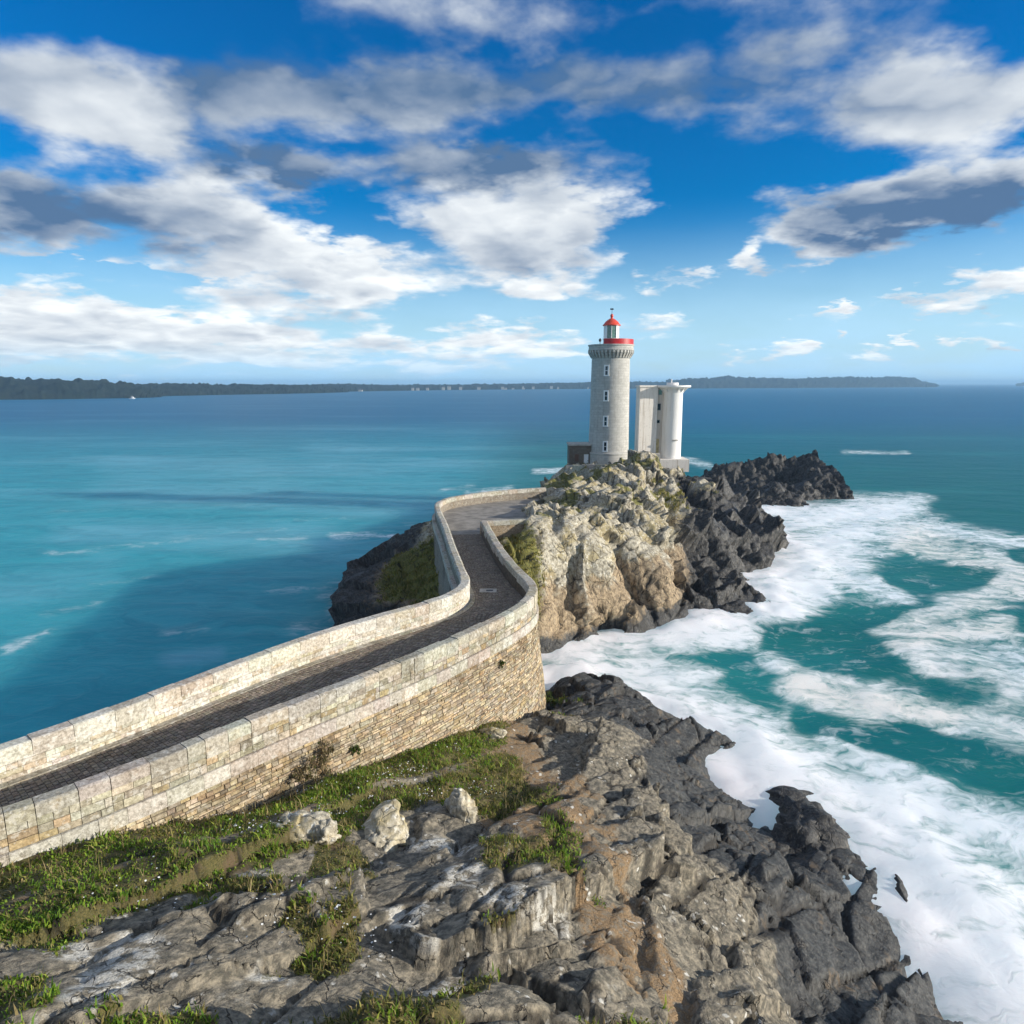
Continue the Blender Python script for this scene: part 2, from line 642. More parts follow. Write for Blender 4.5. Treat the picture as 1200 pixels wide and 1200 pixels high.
ISLE = [at(*p) for p in [
    (600, 640, 8.0), (618, 660, 7.2), (640, 695, 4.6), (650, 720, 2.5), (648, 752, 0.2), (668, 750, 0.3), (700, 700, 3.2), (700, 738, 0.3), (700, 660, 6.2), (700, 610, 9.0), (660, 600, 9.4), (640, 640, 8.0),
    (700, 578, 10.2), (650, 562, 9.6), (625, 578, 9.4), (612, 596, 9.6), (700, 556, 9.4), (740, 548, 9.5), (760, 552, 9.3), (790, 555, 7.6), (830, 568, 5.4), (855, 594, 4.0), (800, 600, 6.8), (760, 600, 8.8),
    (800, 640, 4.8), (760, 660, 5.2), (780, 690, 2.0), (740, 700, 2.8), (740, 728, 0.3), (790, 712, 0.4), (840, 713, 0.2), (900, 711, 0.1), (860, 690, 1.0), (820, 675, 2.6), (870, 640, 3.0), (905, 655, 1.0), (934, 662, 0.1),
    (890, 620, 2.2), (900, 680, -0.6), (850, 668, 1.9),
    (406, 690, 0.2), (398, 742, 0.2), (430, 667, 1.8), (470, 640, 3.8), (505, 616, 6.2), (480, 690, 3.4), (430, 720, 1.6), (500, 716, 2.8), (520, 700, 4.2), (515, 660, 5.2), (440, 740, 0.7)]]
ISLE += [(-2.5, 47.5, -1.8), (-3, 50, 1.0), (-1, 51, 1.0), (1.5, 51, -1.2), (-5, 48, -0.5), (-9, 48, -2), (-18, 55, -2.5), (-22, 65, -2.5), (-20, 78, -3), (-14, 80, -1), (-9, 80, 3), (-5, 85, 3), (0, 92, 4), (-8, 95, -3), (4, 100, 5), (0, 108, -2.5),
         (-4, 64, 8.4), (-2, 72, 8.4), (1, 74, 8.6), (13, 117, 8), (17, 117, 8), (21, 117, 8), (26, 117, 8), (17, 124, 7.8), (25, 124, 7.2), (30, 116, 6.5), (9, 118, 7.2), (4, 118, 3), (0, 120, -2), (17, 133, -2.5), (28, 130, -2.5), (36, 118, -1), (42, 105, -3), (42, 90, -3), (40, 76, -3),
         (32, 66, -3), (20, 56, -3), (8, 53, -2.5), (14, 110, 8.4), (20, 110, 9.0), (26, 109, 8.3), (0, 77.5, 8.6), (3, 80, 8.4), (6, 70, 9.6)]
front_z = Surf(FRONT)
isle_z = Surf(ISLE)


# ------------------------------------------------------------------ materials
def planes(g, q, scale, tilt=1.0, jump=0.5):
    """every cell of the rock its own tilted plane"""
    nd = g.add('TexVoronoi', feature='F1')
    g.put(nd.inputs['Vector'], q)
    g.put(nd.inputs['Scale'], scale)
    rnd = g.vmath('SUBTRACT', nd.outputs['Color'], (0.5, 0.5, 0.5))
    d = g.vmath('SCALE', g.vmath('SUBTRACT', q, nd.outputs['Position']), scale)
    dt = g.add('VectorMath', operation='DOT_PRODUCT')
    g.put(dt.inputs[0], rnd)
    g.put(dt.inputs[1], d)
    return g.math('ADD', g.math('MULTIPLY', dt.outputs['Value'], tilt), g.math('MULTIPLY', g.sep(rnd)[0], jump))


def fractured(g, p, stretch, big, small):
    """angular relief: broken faces of two sizes and a fine grain"""
    q = g.vmath('MULTIPLY', g.vmath('ADD', p, g.vmath('SCALE', g.noise(p, 1.3, 3, 0.6, col=True), 0.35)), stretch)
    st = g.noise(g.vmath('MULTIPLY', p, (stretch[0] * 2.2, stretch[1] * 2.2, stretch[2] * 0.55)), 3.0, 5, 0.7)
    h = g.math('ADD', g.math('MULTIPLY', planes(g, q, big), 0.9), g.math('MULTIPLY', planes(g, q, small), 0.45))
    return g.math('ADD', h, g.math('MULTIPLY', st, 0.40)), st, q


def mat_rock(name="sea_rock", lichen=1.0, cracks=0.8, bumpd=0.16):
    m, g, b = new_mat(name)
    p = g.geo()
    mask = g.attr('mask')
    dark, ochre, green = g.sep(mask)
    h, st, q = fractured(g, p, (1.3, 1.0, 0.6), 1.25, 3.6)
    n1 = g.noise(p, 0.55, 6, 0.65)
    n2 = g.noise(p, 3.2, 6, 0.70)
    n3 = g.noise(p, 15.0, 4, 0.65)
    pale = g.mix(g.ramp(n2, 0.33, 0.64), (0.22, 0.195, 0.145), (0.55, 0.50, 0.385))
    pale = g.mix(g.ramp(n1, 0.46, 0.62, 0.0, 0.9), pale, (0.40, 0.33, 0.175))
    pale = g.mix(g.ramp(st, 0.46, 0.28, 0.0, 0.7), pale, (0.13, 0.115, 0.09))
    sp = g.ramp(g.voro(g.vmath('ADD', p, g.vmath('SCALE', g.noise(p, 6, 3, 0.6, col=True), 0.25)), 3.6), 0.34, 0.20)
    pale = g.mix(g.math('MULTIPLY', g.math('MULTIPLY', sp, g.ramp(n2, 0.40, 0.56)), lichen), pale, (0.62, 0.60, 0.52))
    brown = g.mix(g.ramp(n2, 0.30, 0.68), (0.145, 0.105, 0.065), (0.45, 0.345, 0.215))
    brown = g.mix(g.ramp(st, 0.48, 0.30, 0.0, 0.75), brown, (0.085, 0.062, 0.042))
    brown = g.mix(g.ramp(n3, 0.52, 0.75), brown, (0.33, 0.27, 0.20))
    black = g.mix(g.ramp(n2, 0.40, 0.72), (0.020, 0.020, 0.020), (0.095, 0.092, 0.086))
    black = g.mix(g.ramp(st, 0.50, 0.68, 0.0, 0.75), black, (0.155, 0.140, 0.115))
    moss = g.mix(g.ramp(n3, 0.3, 0.7), (0.075, 0.085, 0.020), (0.24, 0.215, 0.06))
    c = g.mix(g.ramp(g.math('ADD', ochre, g.math('MULTIPLY_ADD', n1, 2.4, -1.2)), 0.30, 0.75), pale, brown)
    c = g.mix(g.ramp(g.math('ADD', dark, g.math('MULTIPLY_ADD', n2, 1.5, -0.75)), 0.30, 0.70), c, black)
    c = g.mix(g.ramp(g.math('ADD', green, g.math('MULTIPLY_ADD', n2, 1.0, -0.5)), 0.42, 0.6), c, moss)
    cr = g.voro(q, 0.95, 'DISTANCE_TO_EDGE')
    crack = g.math('MULTIPLY', g.ramp(cr, 0.03, 0.0), g.ramp(n1, 0.40, 0.52))
    crack = g.math('MAXIMUM', crack, g.ramp(g.attr('mask', 'Alpha'), 0.25, 0.9))
    c = g.mix(g.math('MULTIPLY', crack, cracks), c, (0.02, 0.018, 0.015))
    g.put(b.inputs['Base Color'], c)
    g.put(b.inputs['Roughness'], g.math('MULTIPLY_ADD', dark, -0.36, 0.92))
    g.put(b.inputs['Specular IOR Level'], 0.35)
    h = g.math('ADD', h, g.math('MULTIPLY', n3, 0.16))
    h = g.math('SUBTRACT', h, g.math('MULTIPLY', crack, 0.25))
    g.put(b.inputs['Normal'], g.bump(h, 1.0, bumpd))
    return m


def mat_slope():
    """foreground: turf and bare earth above, bare rock towards the sea"""
    m, g, b = new_mat("cliff_slope")
    p = g.geo()
    dark, ochre, green = g.sep(g.attr('mask'))
    n1 = g.noise(p, 1.1, 6, 0.62)
    n2 = g.noise(p, 5.0, 5, 0.66)
    n3 = g.noise(p, 22.0, 4, 0.65)
    rot = g.add('VectorRotate', rotation_type='Z_AXIS')
    g.put(rot.inputs['Vector'], p)
    rot.inputs['Angle'].default_value = R(38)
    h0, st, q = fractured(g, rot.outputs[0], (1.5, 0.55, 0.9), 0.95, 2.7)
    black = g.mix(g.ramp(n2, 0.36, 0.70), (0.018, 0.019, 0.019), (0.080, 0.079, 0.074))
    black = g.mix(g.ramp(st, 0.50, 0.70, 0.0, 0.65), black, (0.145, 0.138, 0.12))
    black = g.mix(g.ramp(n1, 0.56, 0.72, 0.0, 0.8), black, (0.17, 0.12, 0.07))
    grey = g.mix(g.ramp(n2, 0.35, 0.7), (0.10, 0.092, 0.072), (0.33, 0.285, 0.21))
    grey = g.mix(g.ramp(st, 0.50, 0.32, 0.0, 0.8), grey, (0.07, 0.06, 0.05))
    brown = g.mix(g.ramp(n3, 0.3, 0.75), (0.13, 0.085, 0.045), (0.37, 0.25, 0.135))
    brown = g.mix(g.ramp(n2, 0.45, 0.65), brown, (0.20, 0.17, 0.125))
    earth = g.mix(g.ramp(n3, 0.3, 0.7), (0.050, 0.052, 0.016), (0.15, 0.125, 0.045))
    earth = g.mix(g.ramp(n1, 0.52, 0.66), earth, (0.12, 0.085, 0.045))
    sp = g.ramp(g.voro(g.vmath('ADD', p, g.vmath('SCALE', g.noise(p, 7, 3, 0.6, col=True), 0.2)), 3.4), 0.30, 0.16)
    c = g.mix(g.ramp(g.math('ADD', ochre, g.math('MULTIPLY_ADD', n1, 1.0, -0.5)), 0.4, 0.6), grey, brown)
    c = g.mix(g.ramp(g.math('ADD', dark, g.math('MULTIPLY_ADD', n1, 0.9, -0.45)), 0.35, 0.65), c, black)
    c = g.mix(g.math('MULTIPLY', sp, g.math('MULTIPLY', g.ramp(n1, 0.5, 0.62), g.ramp(dark, 0.75, 0.2))), c, (0.58, 0.56, 0.5))
    white = g.math('MULTIPLY', g.ramp(ochre, -0.10, -0.45), g.ramp(g.noise(p, 2.6, 6, 0.72), 0.44, 0.54))
    c = g.mix(white, c, g.mix(g.ramp(n3, 0.35, 0.65), (0.42, 0.40, 0.35), (0.66, 0.64, 0.57)))
    c = g.mix(g.ramp(g.math('ADD', green, g.math('MULTIPLY_ADD', n2, 0.9, -0.45)), 0.38, 0.6), c, earth)
    cr = g.voro(g.vmath('MULTIPLY', g.vmath('ADD', p, g.vmath('SCALE', g.noise(p, 1.2, 4, 0.6, col=True), 0.9)), (1.2, 0.75, 0.9)), 0.95, 'DISTANCE_TO_EDGE')
    bare = g.ramp(green, 0.5, 0.2)
    crack = g.math('MULTIPLY', g.math('MULTIPLY', g.ramp(cr, 0.022, 0.0), g.ramp(n1, 0.45, 0.55)), bare)
    crack = g.math('MAXIMUM', crack, g.ramp(g.attr('mask', 'Alpha'), 0.25, 0.9))
    c = g.mix(g.math('MULTIPLY', crack, 0.8), c, (0.018, 0.015, 0.012))
    g.put(b.inputs['Base Color'], c)
    g.put(b.inputs['Roughness'], g.math('MULTIPLY_ADD', dark, -0.3, 0.92))
    g.put(b.inputs['Specular IOR Level'], 0.35)
    h = g.math('MULTIPLY', h0, g.math('MULTIPLY_ADD', bare, 0.8, 0.2))
    h = g.math('ADD', h, g.math('MULTIPLY', n3, 0.22))
    h = g.math('SUBTRACT', h, g.math('MULTIPLY', crack, 0.35))
    g.put(b.inputs['Normal'], g.bump(h, 1.0, 0.13))
    return m


def mat_masonry(name, lichen=0.4, ochre=0.2, grime=0.3, rough=0.9, bump=0.03, scale=1.0):
    """dressed stone: the colour of each piece comes with the piece, growth and grain from noise"""
    m, g, b = new_mat(name)
    p = g.geo()
    t = g.attr('tint')
    n1 = g.noise(p, 1.6 * scale, 5, 0.6)
    n2 = g.noise(p, 9.0 * scale, 5, 0.65)
    n3 = g.noise(p, 38.0 * scale, 3, 0.6)
    c = g.mix(g.ramp(n2, 0.30, 0.70, 0.0, 1.0), g.mix(1.0, t, (0.62, 0.59, 0.54), 'MULTIPLY'), g.mix(1.0, t, (1.28, 1.25, 1.2), 'MULTIPLY'))
    big = g.noise(p, 0.45 * scale, 5, 0.68)
    c = g.mix(g.math('MULTIPLY', g.ramp(big, 0.50, 0.66), grime), c, g.mix(1.0, c, (0.50, 0.44, 0.37), 'MULTIPLY'))
    c = g.mix(g.math('MULTIPLY', g.ramp(n1, 0.56, 0.72), ochre), c, (0.42, 0.26, 0.10))
    c = g.mix(g.math('MULTIPLY', g.ramp(g.noise(p, 3.3 * scale, 5, 0.7), 0.53, 0.62), lichen), c, (0.66, 0.64, 0.58))
    c = g.mix(g.math('MULTIPLY', g.ramp(g.noise(p, 4.2 * scale, 6, 0.75), 0.55, 0.66), grime), c, (0.10, 0.085, 0.06))
    g.put(b.inputs['Base Color'], c)
    g.put(b.inputs['Roughness'], rough)
    g.put(b.inputs['Specular IOR Level'], 0.25)
    g.put(b.inputs['Normal'], g.bump(g.math('ADD', n2, g.math('MULTIPLY', n3, 0.5)), 0.8, bump))
    return m


def mat_plain(name, col, rough=0.6, metal=0.0, var=0.15, scale=3.0, bump=0.0, spec=0.4):
    m, g, b = new_mat(name)
    p = g.geo()
    n = g.noise(p, scale, 5, 0.6)
    lo = tuple(c * (1 - var) for c in col)
    hi = tuple(min(1, c * (1 + var)) for c in col)
    g.put(b.inputs['Base Color'], g.mix(g.ramp(n, 0.3, 0.7), lo, hi))
    b.inputs['Roughness'].default_value = rough
    b.inputs['Metallic'].default_value = metal
    b.inputs['Specular IOR Level'].default_value = spec
    if bump:
        g.put(b.inputs['Normal'], g.bump(n, 0.6, bump))
    return m


def mat_tower():
    """granite in courses, worn by runs of rain"""
    m, g, b = new_mat("tower_granite")
    p = g.geo()
    x, y, z = g.sep(p)
    ang = g.math('ARCTAN2', g.math('SUBTRACT', y, TOWER[1]), g.math('SUBTRACT', x, TOWER[0]))
    uv = g.comb(g.math('MULTIPLY', ang, 3.3), z, 0.0)
    br = g.add('TexBrick')
    g.put(br.inputs['Vector'], uv)
    br.inputs['Scale'].default_value = 1.0
    br.inputs['Brick Width'].default_value = 0.95
    br.inputs['Row Height'].default_value = 0.42
    br.inputs['Mortar Size'].default_value = 0.022
    br.inputs['Color1'].default_value = (0.37, 0.357, 0.322, 1)
    br.inputs['Color2'].default_value = (0.46, 0.446, 0.405, 1)
    br.inputs['Mortar'].default_value = (0.29, 0.275, 0.245, 1)
    n = g.noise(p, 2.2, 6, 0.65)
    st = g.noise(g.vmath('MULTIPLY', p, (2.0, 2.0, 0.14)), 1.0, 5, 0.6)
    c = g.mix(g.ramp(n, 0.3, 0.75, 0.0, 0.45), br.outputs['Color'], (0.60, 0.58, 0.525))
    c = g.mix(g.ramp(st, 0.52, 0.72, 0.0, 0.4), c, (0.26, 0.245, 0.215))
    g.put(b.inputs['Base Color'], c)
    b.inputs['Roughness'].default_value = 0.88
    g.put(b.inputs['Normal'], g.bump(g.math('SUBTRACT', n, br.outputs['Fac']), 0.6, 0.03))
    return m


def mat_white_wall(name, col, stain):
    m, g, b = new_mat(name)
    p = g.geo()
    st = g.noise(g.vmath('MULTIPLY', p, (1.5, 1.5, 0.10)), 1.6, 6, 0.65)
    n = g.noise(p, 3.0, 5, 0.6)
    c = g.mix(g.math('MULTIPLY', g.ramp(st, 0.50, 0.70), stain), col, (0.36, 0.28, 0.20))
    c = g.mix(g.math('MULTIPLY', g.ramp(n, 0.55, 0.7), stain * 0.7), c, (0.50, 0.46, 0.40))
    g.put(b.inputs['Base Color'], c)
    b.inputs['Roughness'].default_value = 0.8
    g.put(b.inputs['Normal'], g.bump(n, 0.3, 0.03))
    return m


def mat_water():
    m, g, b = new_mat("sea_water")
    p = g.geo()
    x, y, z = g.sep(p)
    foam_a, shal, cream = g.sep(g.attr('foam'))
    # long swells lie across the view, small ones ripple them
    pw = g.vmath('ADD', p, g.vmath('SCALE', g.vmath('SUBTRACT', g.noise(p, 0.10, 3, 0.5, col=True), (0.5, 0.5, 0.5)), 6.0))
    w1 = g.noise(g.vmath('MULTIPLY', pw, (0.05, 0.22, 1.0)), 1.0, 5, 0.6)
    w2 = g.noise(g.vmath('MULTIPLY', pw, (0.35, 1.1, 1.0)), 1.0, 4, 0.6)
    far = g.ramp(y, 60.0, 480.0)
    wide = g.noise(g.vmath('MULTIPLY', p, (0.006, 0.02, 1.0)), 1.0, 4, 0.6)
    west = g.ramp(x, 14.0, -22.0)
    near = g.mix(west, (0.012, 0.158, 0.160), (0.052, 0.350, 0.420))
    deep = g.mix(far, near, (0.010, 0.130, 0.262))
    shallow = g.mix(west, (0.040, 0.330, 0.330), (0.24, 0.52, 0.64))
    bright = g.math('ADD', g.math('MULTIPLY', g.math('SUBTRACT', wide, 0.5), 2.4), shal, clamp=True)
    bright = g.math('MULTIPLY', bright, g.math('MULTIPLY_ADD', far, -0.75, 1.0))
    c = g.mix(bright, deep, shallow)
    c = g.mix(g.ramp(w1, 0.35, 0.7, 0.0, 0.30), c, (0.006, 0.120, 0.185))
    # foam: soft drifts drawn out by the backwash
    fw = g.vmath('SCALE', g.vmath('SUBTRACT', g.noise(p, 0.13, 4, 0.55, col=True), (0.5, 0.5, 0.5)), 9.0)
    pf = g.vmath('ADD', p, fw)
    s1 = g.noise(g.vmath('MULTIPLY', pf, (0.17, 0.55, 1.0)), 1.0, 6, 0.60)
    s2 = g.noise(g.vmath('MULTIPLY', pf, (0.8, 2.2, 1.0)), 1.0, 5, 0.62)
    lace = g.math('SUBTRACT', 1.0, g.math('ABSOLUTE', g.math('MULTIPLY_ADD', s2, 4.0, -2.0)))
    det = g.math('ADD', g.math('MULTIPLY', g.math('SUBTRACT', s1, 0.5), 2.1), g.math('MULTIPLY', g.math('SUBTRACT', s2, 0.5), 0.9))
    det = g.math('ADD', det, g.math('MULTIPLY', lace, 0.13))
    f = g.math('ADD', foam_a, det)
    f = g.ramp(f, 0.02, 1.02)
    f = g.math('MULTIPLY', f, g.ramp(foam_a, 0.0, 0.36))
    # thin veils drifting over the open water between
    thin = g.math('MULTIPLY', g.ramp(g.math('ADD', s1, g.math('MULTIPLY', g.math('SUBTRACT', s2, 0.5), 0.5)), 0.52, 0.78), g.math('MULTIPLY', g.ramp(x, 2.0, 14.0), g.ramp(y, 110.0, 70.0)))
    f = g.math('MAXIMUM', f, g.math('MULTIPLY', thin, 0.38))
    milk = g.math('MULTIPLY', g.ramp(foam_a, 0.0, 0.8), 0.65)
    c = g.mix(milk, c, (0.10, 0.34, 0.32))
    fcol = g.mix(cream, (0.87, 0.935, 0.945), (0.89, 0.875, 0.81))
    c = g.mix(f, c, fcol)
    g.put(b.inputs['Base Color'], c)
    g.put(b.inputs['Roughness'], g.math('MULTIPLY_ADD', f, 0.5, 0.36))
    g.put(b.inputs['Specular IOR Level'], g.math('MULTIPLY_ADD', f, 0.03, 0.025))
    b.inputs['IOR'].default_value = 1.33
    # light spreads sideways in the cloudy water before it comes out again
    b.subsurface_method = 'BURLEY'
    g.put(b.inputs['Subsurface Weight'], g.math('MULTIPLY_ADD', f, -0.45, 1.0))
    b.inputs['Subsurface Radius'].default_value = (2.0, 4.5, 5.0)
    b.inputs['Subsurface Scale'].default_value = 3.6
    h = g.math('ADD', w1, g.math('MULTIPLY', w2, 0.35))
    h = g.math('ADD', g.math('MULTIPLY', h, 0.8), g.math('MULTIPLY', f, 0.06))
    h = g.math('ADD', g.math('MULTIPLY', h, g.math('MULTIPLY_ADD', f, -0.6, 1.0)), g.math('MULTIPLY', g.math('MULTIPLY', s1, f), 0.20))
    g.put(b.inputs['Normal'], g.bump(h, 0.5, 0.8))
    return m


def mat_leaf(name, rough=0.6):
    m, g, b = new_mat(name)
    g.put(b.inputs['Base Color'], g.attr('tint'))
    b.inputs['Roughness'].default_value = rough
    b.inputs['Specular IOR Level'].default_value = 0.2
    tr = g.add('BsdfTranslucent')
    g.put(tr.inputs[0], g.attr('tint'))
    mx = g.add('MixShader')
    mx.inputs[0].default_value = 0.45
    out = g.n['Material Output']
    g.l.new(b.outputs[0], mx.inputs[1])
    g.l.new(tr.outputs[0], mx.inputs[2])
    g.l.new(mx.outputs[0], out.inputs[0])
    return m


def mat_coast(name, a, bcol):
    m, g, b = new_mat(name)
    p = g.geo()
    n = g.noise(p, 0.03, 6, 0.65)
    n2 = g.noise(p, 0.12, 4, 0.65)
    c = g.mix(g.ramp(n, 0.35, 0.65), a, bcol)
    c = g.mix(g.ramp(n2, 0.6, 0.8, 0.0, 0.5), c, (0.07, 0.055, 0.04))
    g.put(b.inputs['Base Color'], c)
    b.inputs['Roughness'].default_value = 0.95
    b.inputs['Specular IOR Level'].default_value = 0.1
    return m


TOWER = (16.6, 117.5, 8.0)
M_ROCK, M_SLOPE, M_WATER, M_TOWER = mat_rock(), mat_slope(), mat_water(), mat_tower()
M_BOULDER = mat_rock("boulder_rock", 1.3, 0.5, 0.07)
M_UP = mat_masonry("parapet_stone", 0.45, 0.30, 0.62)
M_LOW = mat_masonry("retaining_stone", 0.20, 0.40, 0.85)
M_PALE = mat_masonry("limewashed_stone", 0.75, 0.22, 0.42)
M_SETT = mat_masonry("sett_stone", 0.05, 0.05, 0.5, 0.75, 0.015, 2.0)
M_MORTAR = mat_plain("mortar", (0.10, 0.08, 0.058), 0.95, 0, 0.4, 6.0, 0.02)
M_ROADBED = mat_plain("road_bed", (0.13, 0.12, 0.105), 0.9, 0, 0.3, 4.0, 0.02)
M_CONC = mat_plain("old_concrete", (0.40, 0.375, 0.33), 0.9, 0, 0.22, 1.2, 0.02)
M_WHITE = mat_white_wall("white_render", (0.80, 0.78, 0.74), 0.28)
M_STAIN = mat_white_wall("stained_render", (0.72, 0.67, 0.60), 1.0)
M_RED = mat_plain("red_paint", (0.45, 0.010, 0.014), 0.4, 0, 0.15, 2.0, 0, 0.5)
M_DOME = mat_plain("red_dome_paint", (0.66, 0.065, 0.03), 0.45, 0, 0.15, 2.0, 0, 0.5)
M_WPAINT = mat_plain("white_paint", (0.8, 0.8, 0.78), 0.5, 0, 0.05, 2.0)
M_DARK = mat_plain("dark_metal", (0.03, 0.03, 0.033), 0.5, 0.3, 0.2, 3.0)
M_PANE = mat_plain("window_glass", (0.015, 0.02, 0.025), 0.08, 0, 0.1, 1.0, 0, 0.6)
M_LENS = mat_plain("lens_glass", (0.10, 0.20, 0.16), 0.1, 0, 0.3, 4.0, 0, 0.8)
M_LEAF = mat_leaf("grass_leaf")
M_COAST = mat_coast("far_coast", (0.008, 0.016, 0.016), (0.018, 0.026, 0.022))
M_SLATE = mat_plain("house_slate", (0.08, 0.085, 0.10), 0.8, 0, 0.2, 0.5)


# ------------------------------------------------------------------ sea
def capsules(px, py, lst):
    v = np.zeros(px.shape)
    for x0, y0, x1, y1, r, w in lst:
        dx_, dy_ = x1 - x0, y1 - y0
        L2 = max(dx_ * dx_ + dy_ * dy_, 1e-6)
        t = np.clip(((px - x0) * dx_ + (py - y0) * dy_) / L2, 0, 1)
        # strokes lie flat on the water, so they are wider than deep as seen here
        d = np.hypot((px - x0 - t * dx_) / 1.7, py - y0 - t * dy_)
        v = np.maximum(v, w * (1 - sstep(0.05 * r, 1.5 * r, d)))
    return v


FOAM = [(650, 762, 700, 752, 16, 1.1), (690, 755, 850, 728, 20, 1.1), (840, 720, 940, 695, 18, 1.1), (660, 775, 720, 785, 14, 1.0), (720, 790, 830, 840, 14, .95), (840, 880, 870, 925, 16, 1.1), (655, 772, 760, 738, 26, 1.0), (690, 765, 860, 735, 26, .95), (760, 740, 900, 715, 22, 1.0), (880, 715, 960, 690, 22, 1.0), (870, 690, 990, 660, 26, 1.0), (930, 655, 1000, 630, 34, 1.0),
        (900, 612, 1050, 600, 20, 1.0), (860, 597, 1000, 605, 14, 1.0), (1000, 590, 1070, 590, 12, .75), (960, 640, 1080, 625, 22, .85), (1060, 615, 1200, 640, 14, .72), (1080, 640, 1200, 680, 18, .6), (1150, 660, 1210, 690, 18, .75), (980, 680, 1050, 690, 16, .8),
        (1040, 740, 1200, 690, 20, .65), (1030, 760, 1160, 740, 24, .68), (1100, 770, 1210, 790, 30, .62), (940, 800, 1060, 815, 22, .85), (980, 815, 1110, 840, 16, .82), (1080, 835, 1210, 860, 20, .72), (1120, 800, 1210, 820, 24, .6), (880, 765, 920, 780, 12, .7),
        (690, 790, 800, 810, 34, .82), (800, 815, 900, 850, 30, .7), (840, 840, 960, 890, 26, .85), (880, 900, 1000, 930, 40, 1.05), (900, 960, 1060, 970, 46, 1.05), (1000, 930, 1210, 980, 44, .95), (1040, 1000, 1210, 1080, 60, 1.0), (1060, 1090, 1250, 1180, 80, .9), (1000, 870, 1120, 920, 24, .72), (1080, 1000, 1000, 1060, 40, 1.0),
        (402, 750, 398, 700, 12, .5), (380, 700, 400, 690, 8, .35), (400, 628, 455, 626, 5, .55), (300, 634, 360, 631, 4, .35), (140, 640, 240, 628, 4, .3), (240, 626, 330, 620, 3, .25), (0, 765, 50, 742, 9, .5), (195, 742, 240, 737, 6, .3),
        (60, 600, 300, 592, 2.5, .2), (320, 612, 420, 608, 3, .22), (60, 650, 140, 640, 4, .3), (100, 690, 180, 676, 5, .22), (40, 720, 110, 705, 5, .28), (340, 690, 400, 680, 7, .3), (350, 735, 398, 742, 10, .4), (280, 560, 420, 556, 2.5, .16), (630, 553, 690, 547, 4, .55), (545, 578, 600, 574, 5, .4), (985, 530, 1065, 530, 3, .42), (1130, 523, 1200, 520, 2.5, .35), (800, 540, 830, 545, 5, .45), (520, 575, 560, 570, 4, .3), (470, 612, 505, 617, 4, .25), (1060, 578, 1090, 584, 4, .4)]
POCKET = [(900, 745, 1020, 765, 20, .75), (960, 735, 1030, 725, 12, .6), (1060, 682, 1160, 680, 11, .6), (1185, 733, 1210, 735, 10, .5), (1190, 655, 1210, 665, 9, .5), (950, 838, 1035, 866, 11, .5), (1065, 862, 1210, 912, 17, .8), (1060, 805, 1140, 808, 12, .34), (860, 800, 900, 830, 12, .25), (820, 775, 860, 778, 8, .2), (1000, 640, 1040, 636, 6, .3)]
CREAM = [(940, 800, 1110, 840, 24, 1), (1080, 640, 1200, 690, 24, .9), (1040, 740, 1200, 700, 26, .8), (1100, 780, 1210, 860, 40, .6), (1030, 760, 1160, 740, 20, .9)]
SHALLOW = [(150, 560, 500, 590, 34, .40), (80, 620, 380, 625, 22, .34), (200, 770, 250, 765, 14, .55), (0, 690, 120, 660, 26, .28), (380, 530, 650, 545, 20, .28), (700, 760, 930, 800, 40, .45), (980, 650, 1100, 640, 30, .3), (1000, 540, 1150, 560, 14, .15)]

xs = np.concatenate([np.arange(-150, -40, 1.2), np.arange(-40, 75, 0.42), np.arange(75, 151, 1.2)])
ys = np.concatenate([np.arange(4, 110, 0.42), np.arange(110, 330, 1.4)])
GX, GY = np.meshgrid(xs, ys)
nx, ny = len(xs), len(ys)
P = np.stack([GX.ravel(), GY.ravel(), np.zeros(GX.size)], 1)
wx = (fbm(P, 9, 3, 4) - 0.5)
wy = (fbm(P + 50, 9, 4, 4) - 0.5)
px_, py_ = project(P)
depthpx = 800.0 / np.maximum(P[:, 1], 4)
px_ = px_ + wx * 5 * depthpx
py_ = py_ + wy * 1.6 * depthpx
foam = np.clip(capsules(px_, py_, FOAM) * 0.86 - capsules(px_, py_, POCKET), 0, 1.1)
shore = np.zeros(len(P))
for surf_, lo_, x0_, x1_, y0_, y1_ in ((front_z, -2.0, 0, 26, 14, 50), (isle_z, -1.6, -1, 44, 46, 100)):
    mm = (P[:, 0] > x0_) & (P[:, 0] < x1_) & (P[:, 1] > y0_) & (P[:, 1] < y1_)
    shore[mm] = np.maximum(shore[mm], sstep(lo_ - 0.9, lo_ + 0.9, surf_(P[mm, 0], P[mm, 1])))
foam = np.where(P[:, 0] < -6, foam * 0.7, foam)
foam = np.maximum(foam, 0.95 * shore)
sh = np.clip(capsules(px_, py_, SHALLOW), 0, 1)
cr_ = np.clip(capsules(px_, py_, CREAM), 0, 1)
edge = np.minimum.reduce([sstep(-150, -130, P[:, 0]), sstep(150, 130, P[:, 0]), sstep(330, 300, P[:, 1]), np.ones(len(P))])
P[:, 2] = edge * (0.22 * (fbm(P * [0.4, 1, 1], 5, 9, 3) - 0.5) + 0.55 * foam * fbm(P, 2.6, 12, 3) + 0.5 * shore * fbm(P, 1.6, 14, 3))
fa = np.stack([foam * edge, sh * edge, cr_], 1)
V = P
F = grid_faces(nx, ny)
n0 = len(V)
B0 = 16000.0
ext = np.array([(-B0, -2000, 0), (B0, -2000, 0), (B0, B0, 0), (-B0, B0, 0), (-150, ys[0], 0), (xs[-1], ys[0], 0), (xs[-1], ys[-1], 0), (-150, ys[-1], 0)])
V = np.vstack([V, ext])
fa = np.vstack([fa, np.zeros((8, 3))])
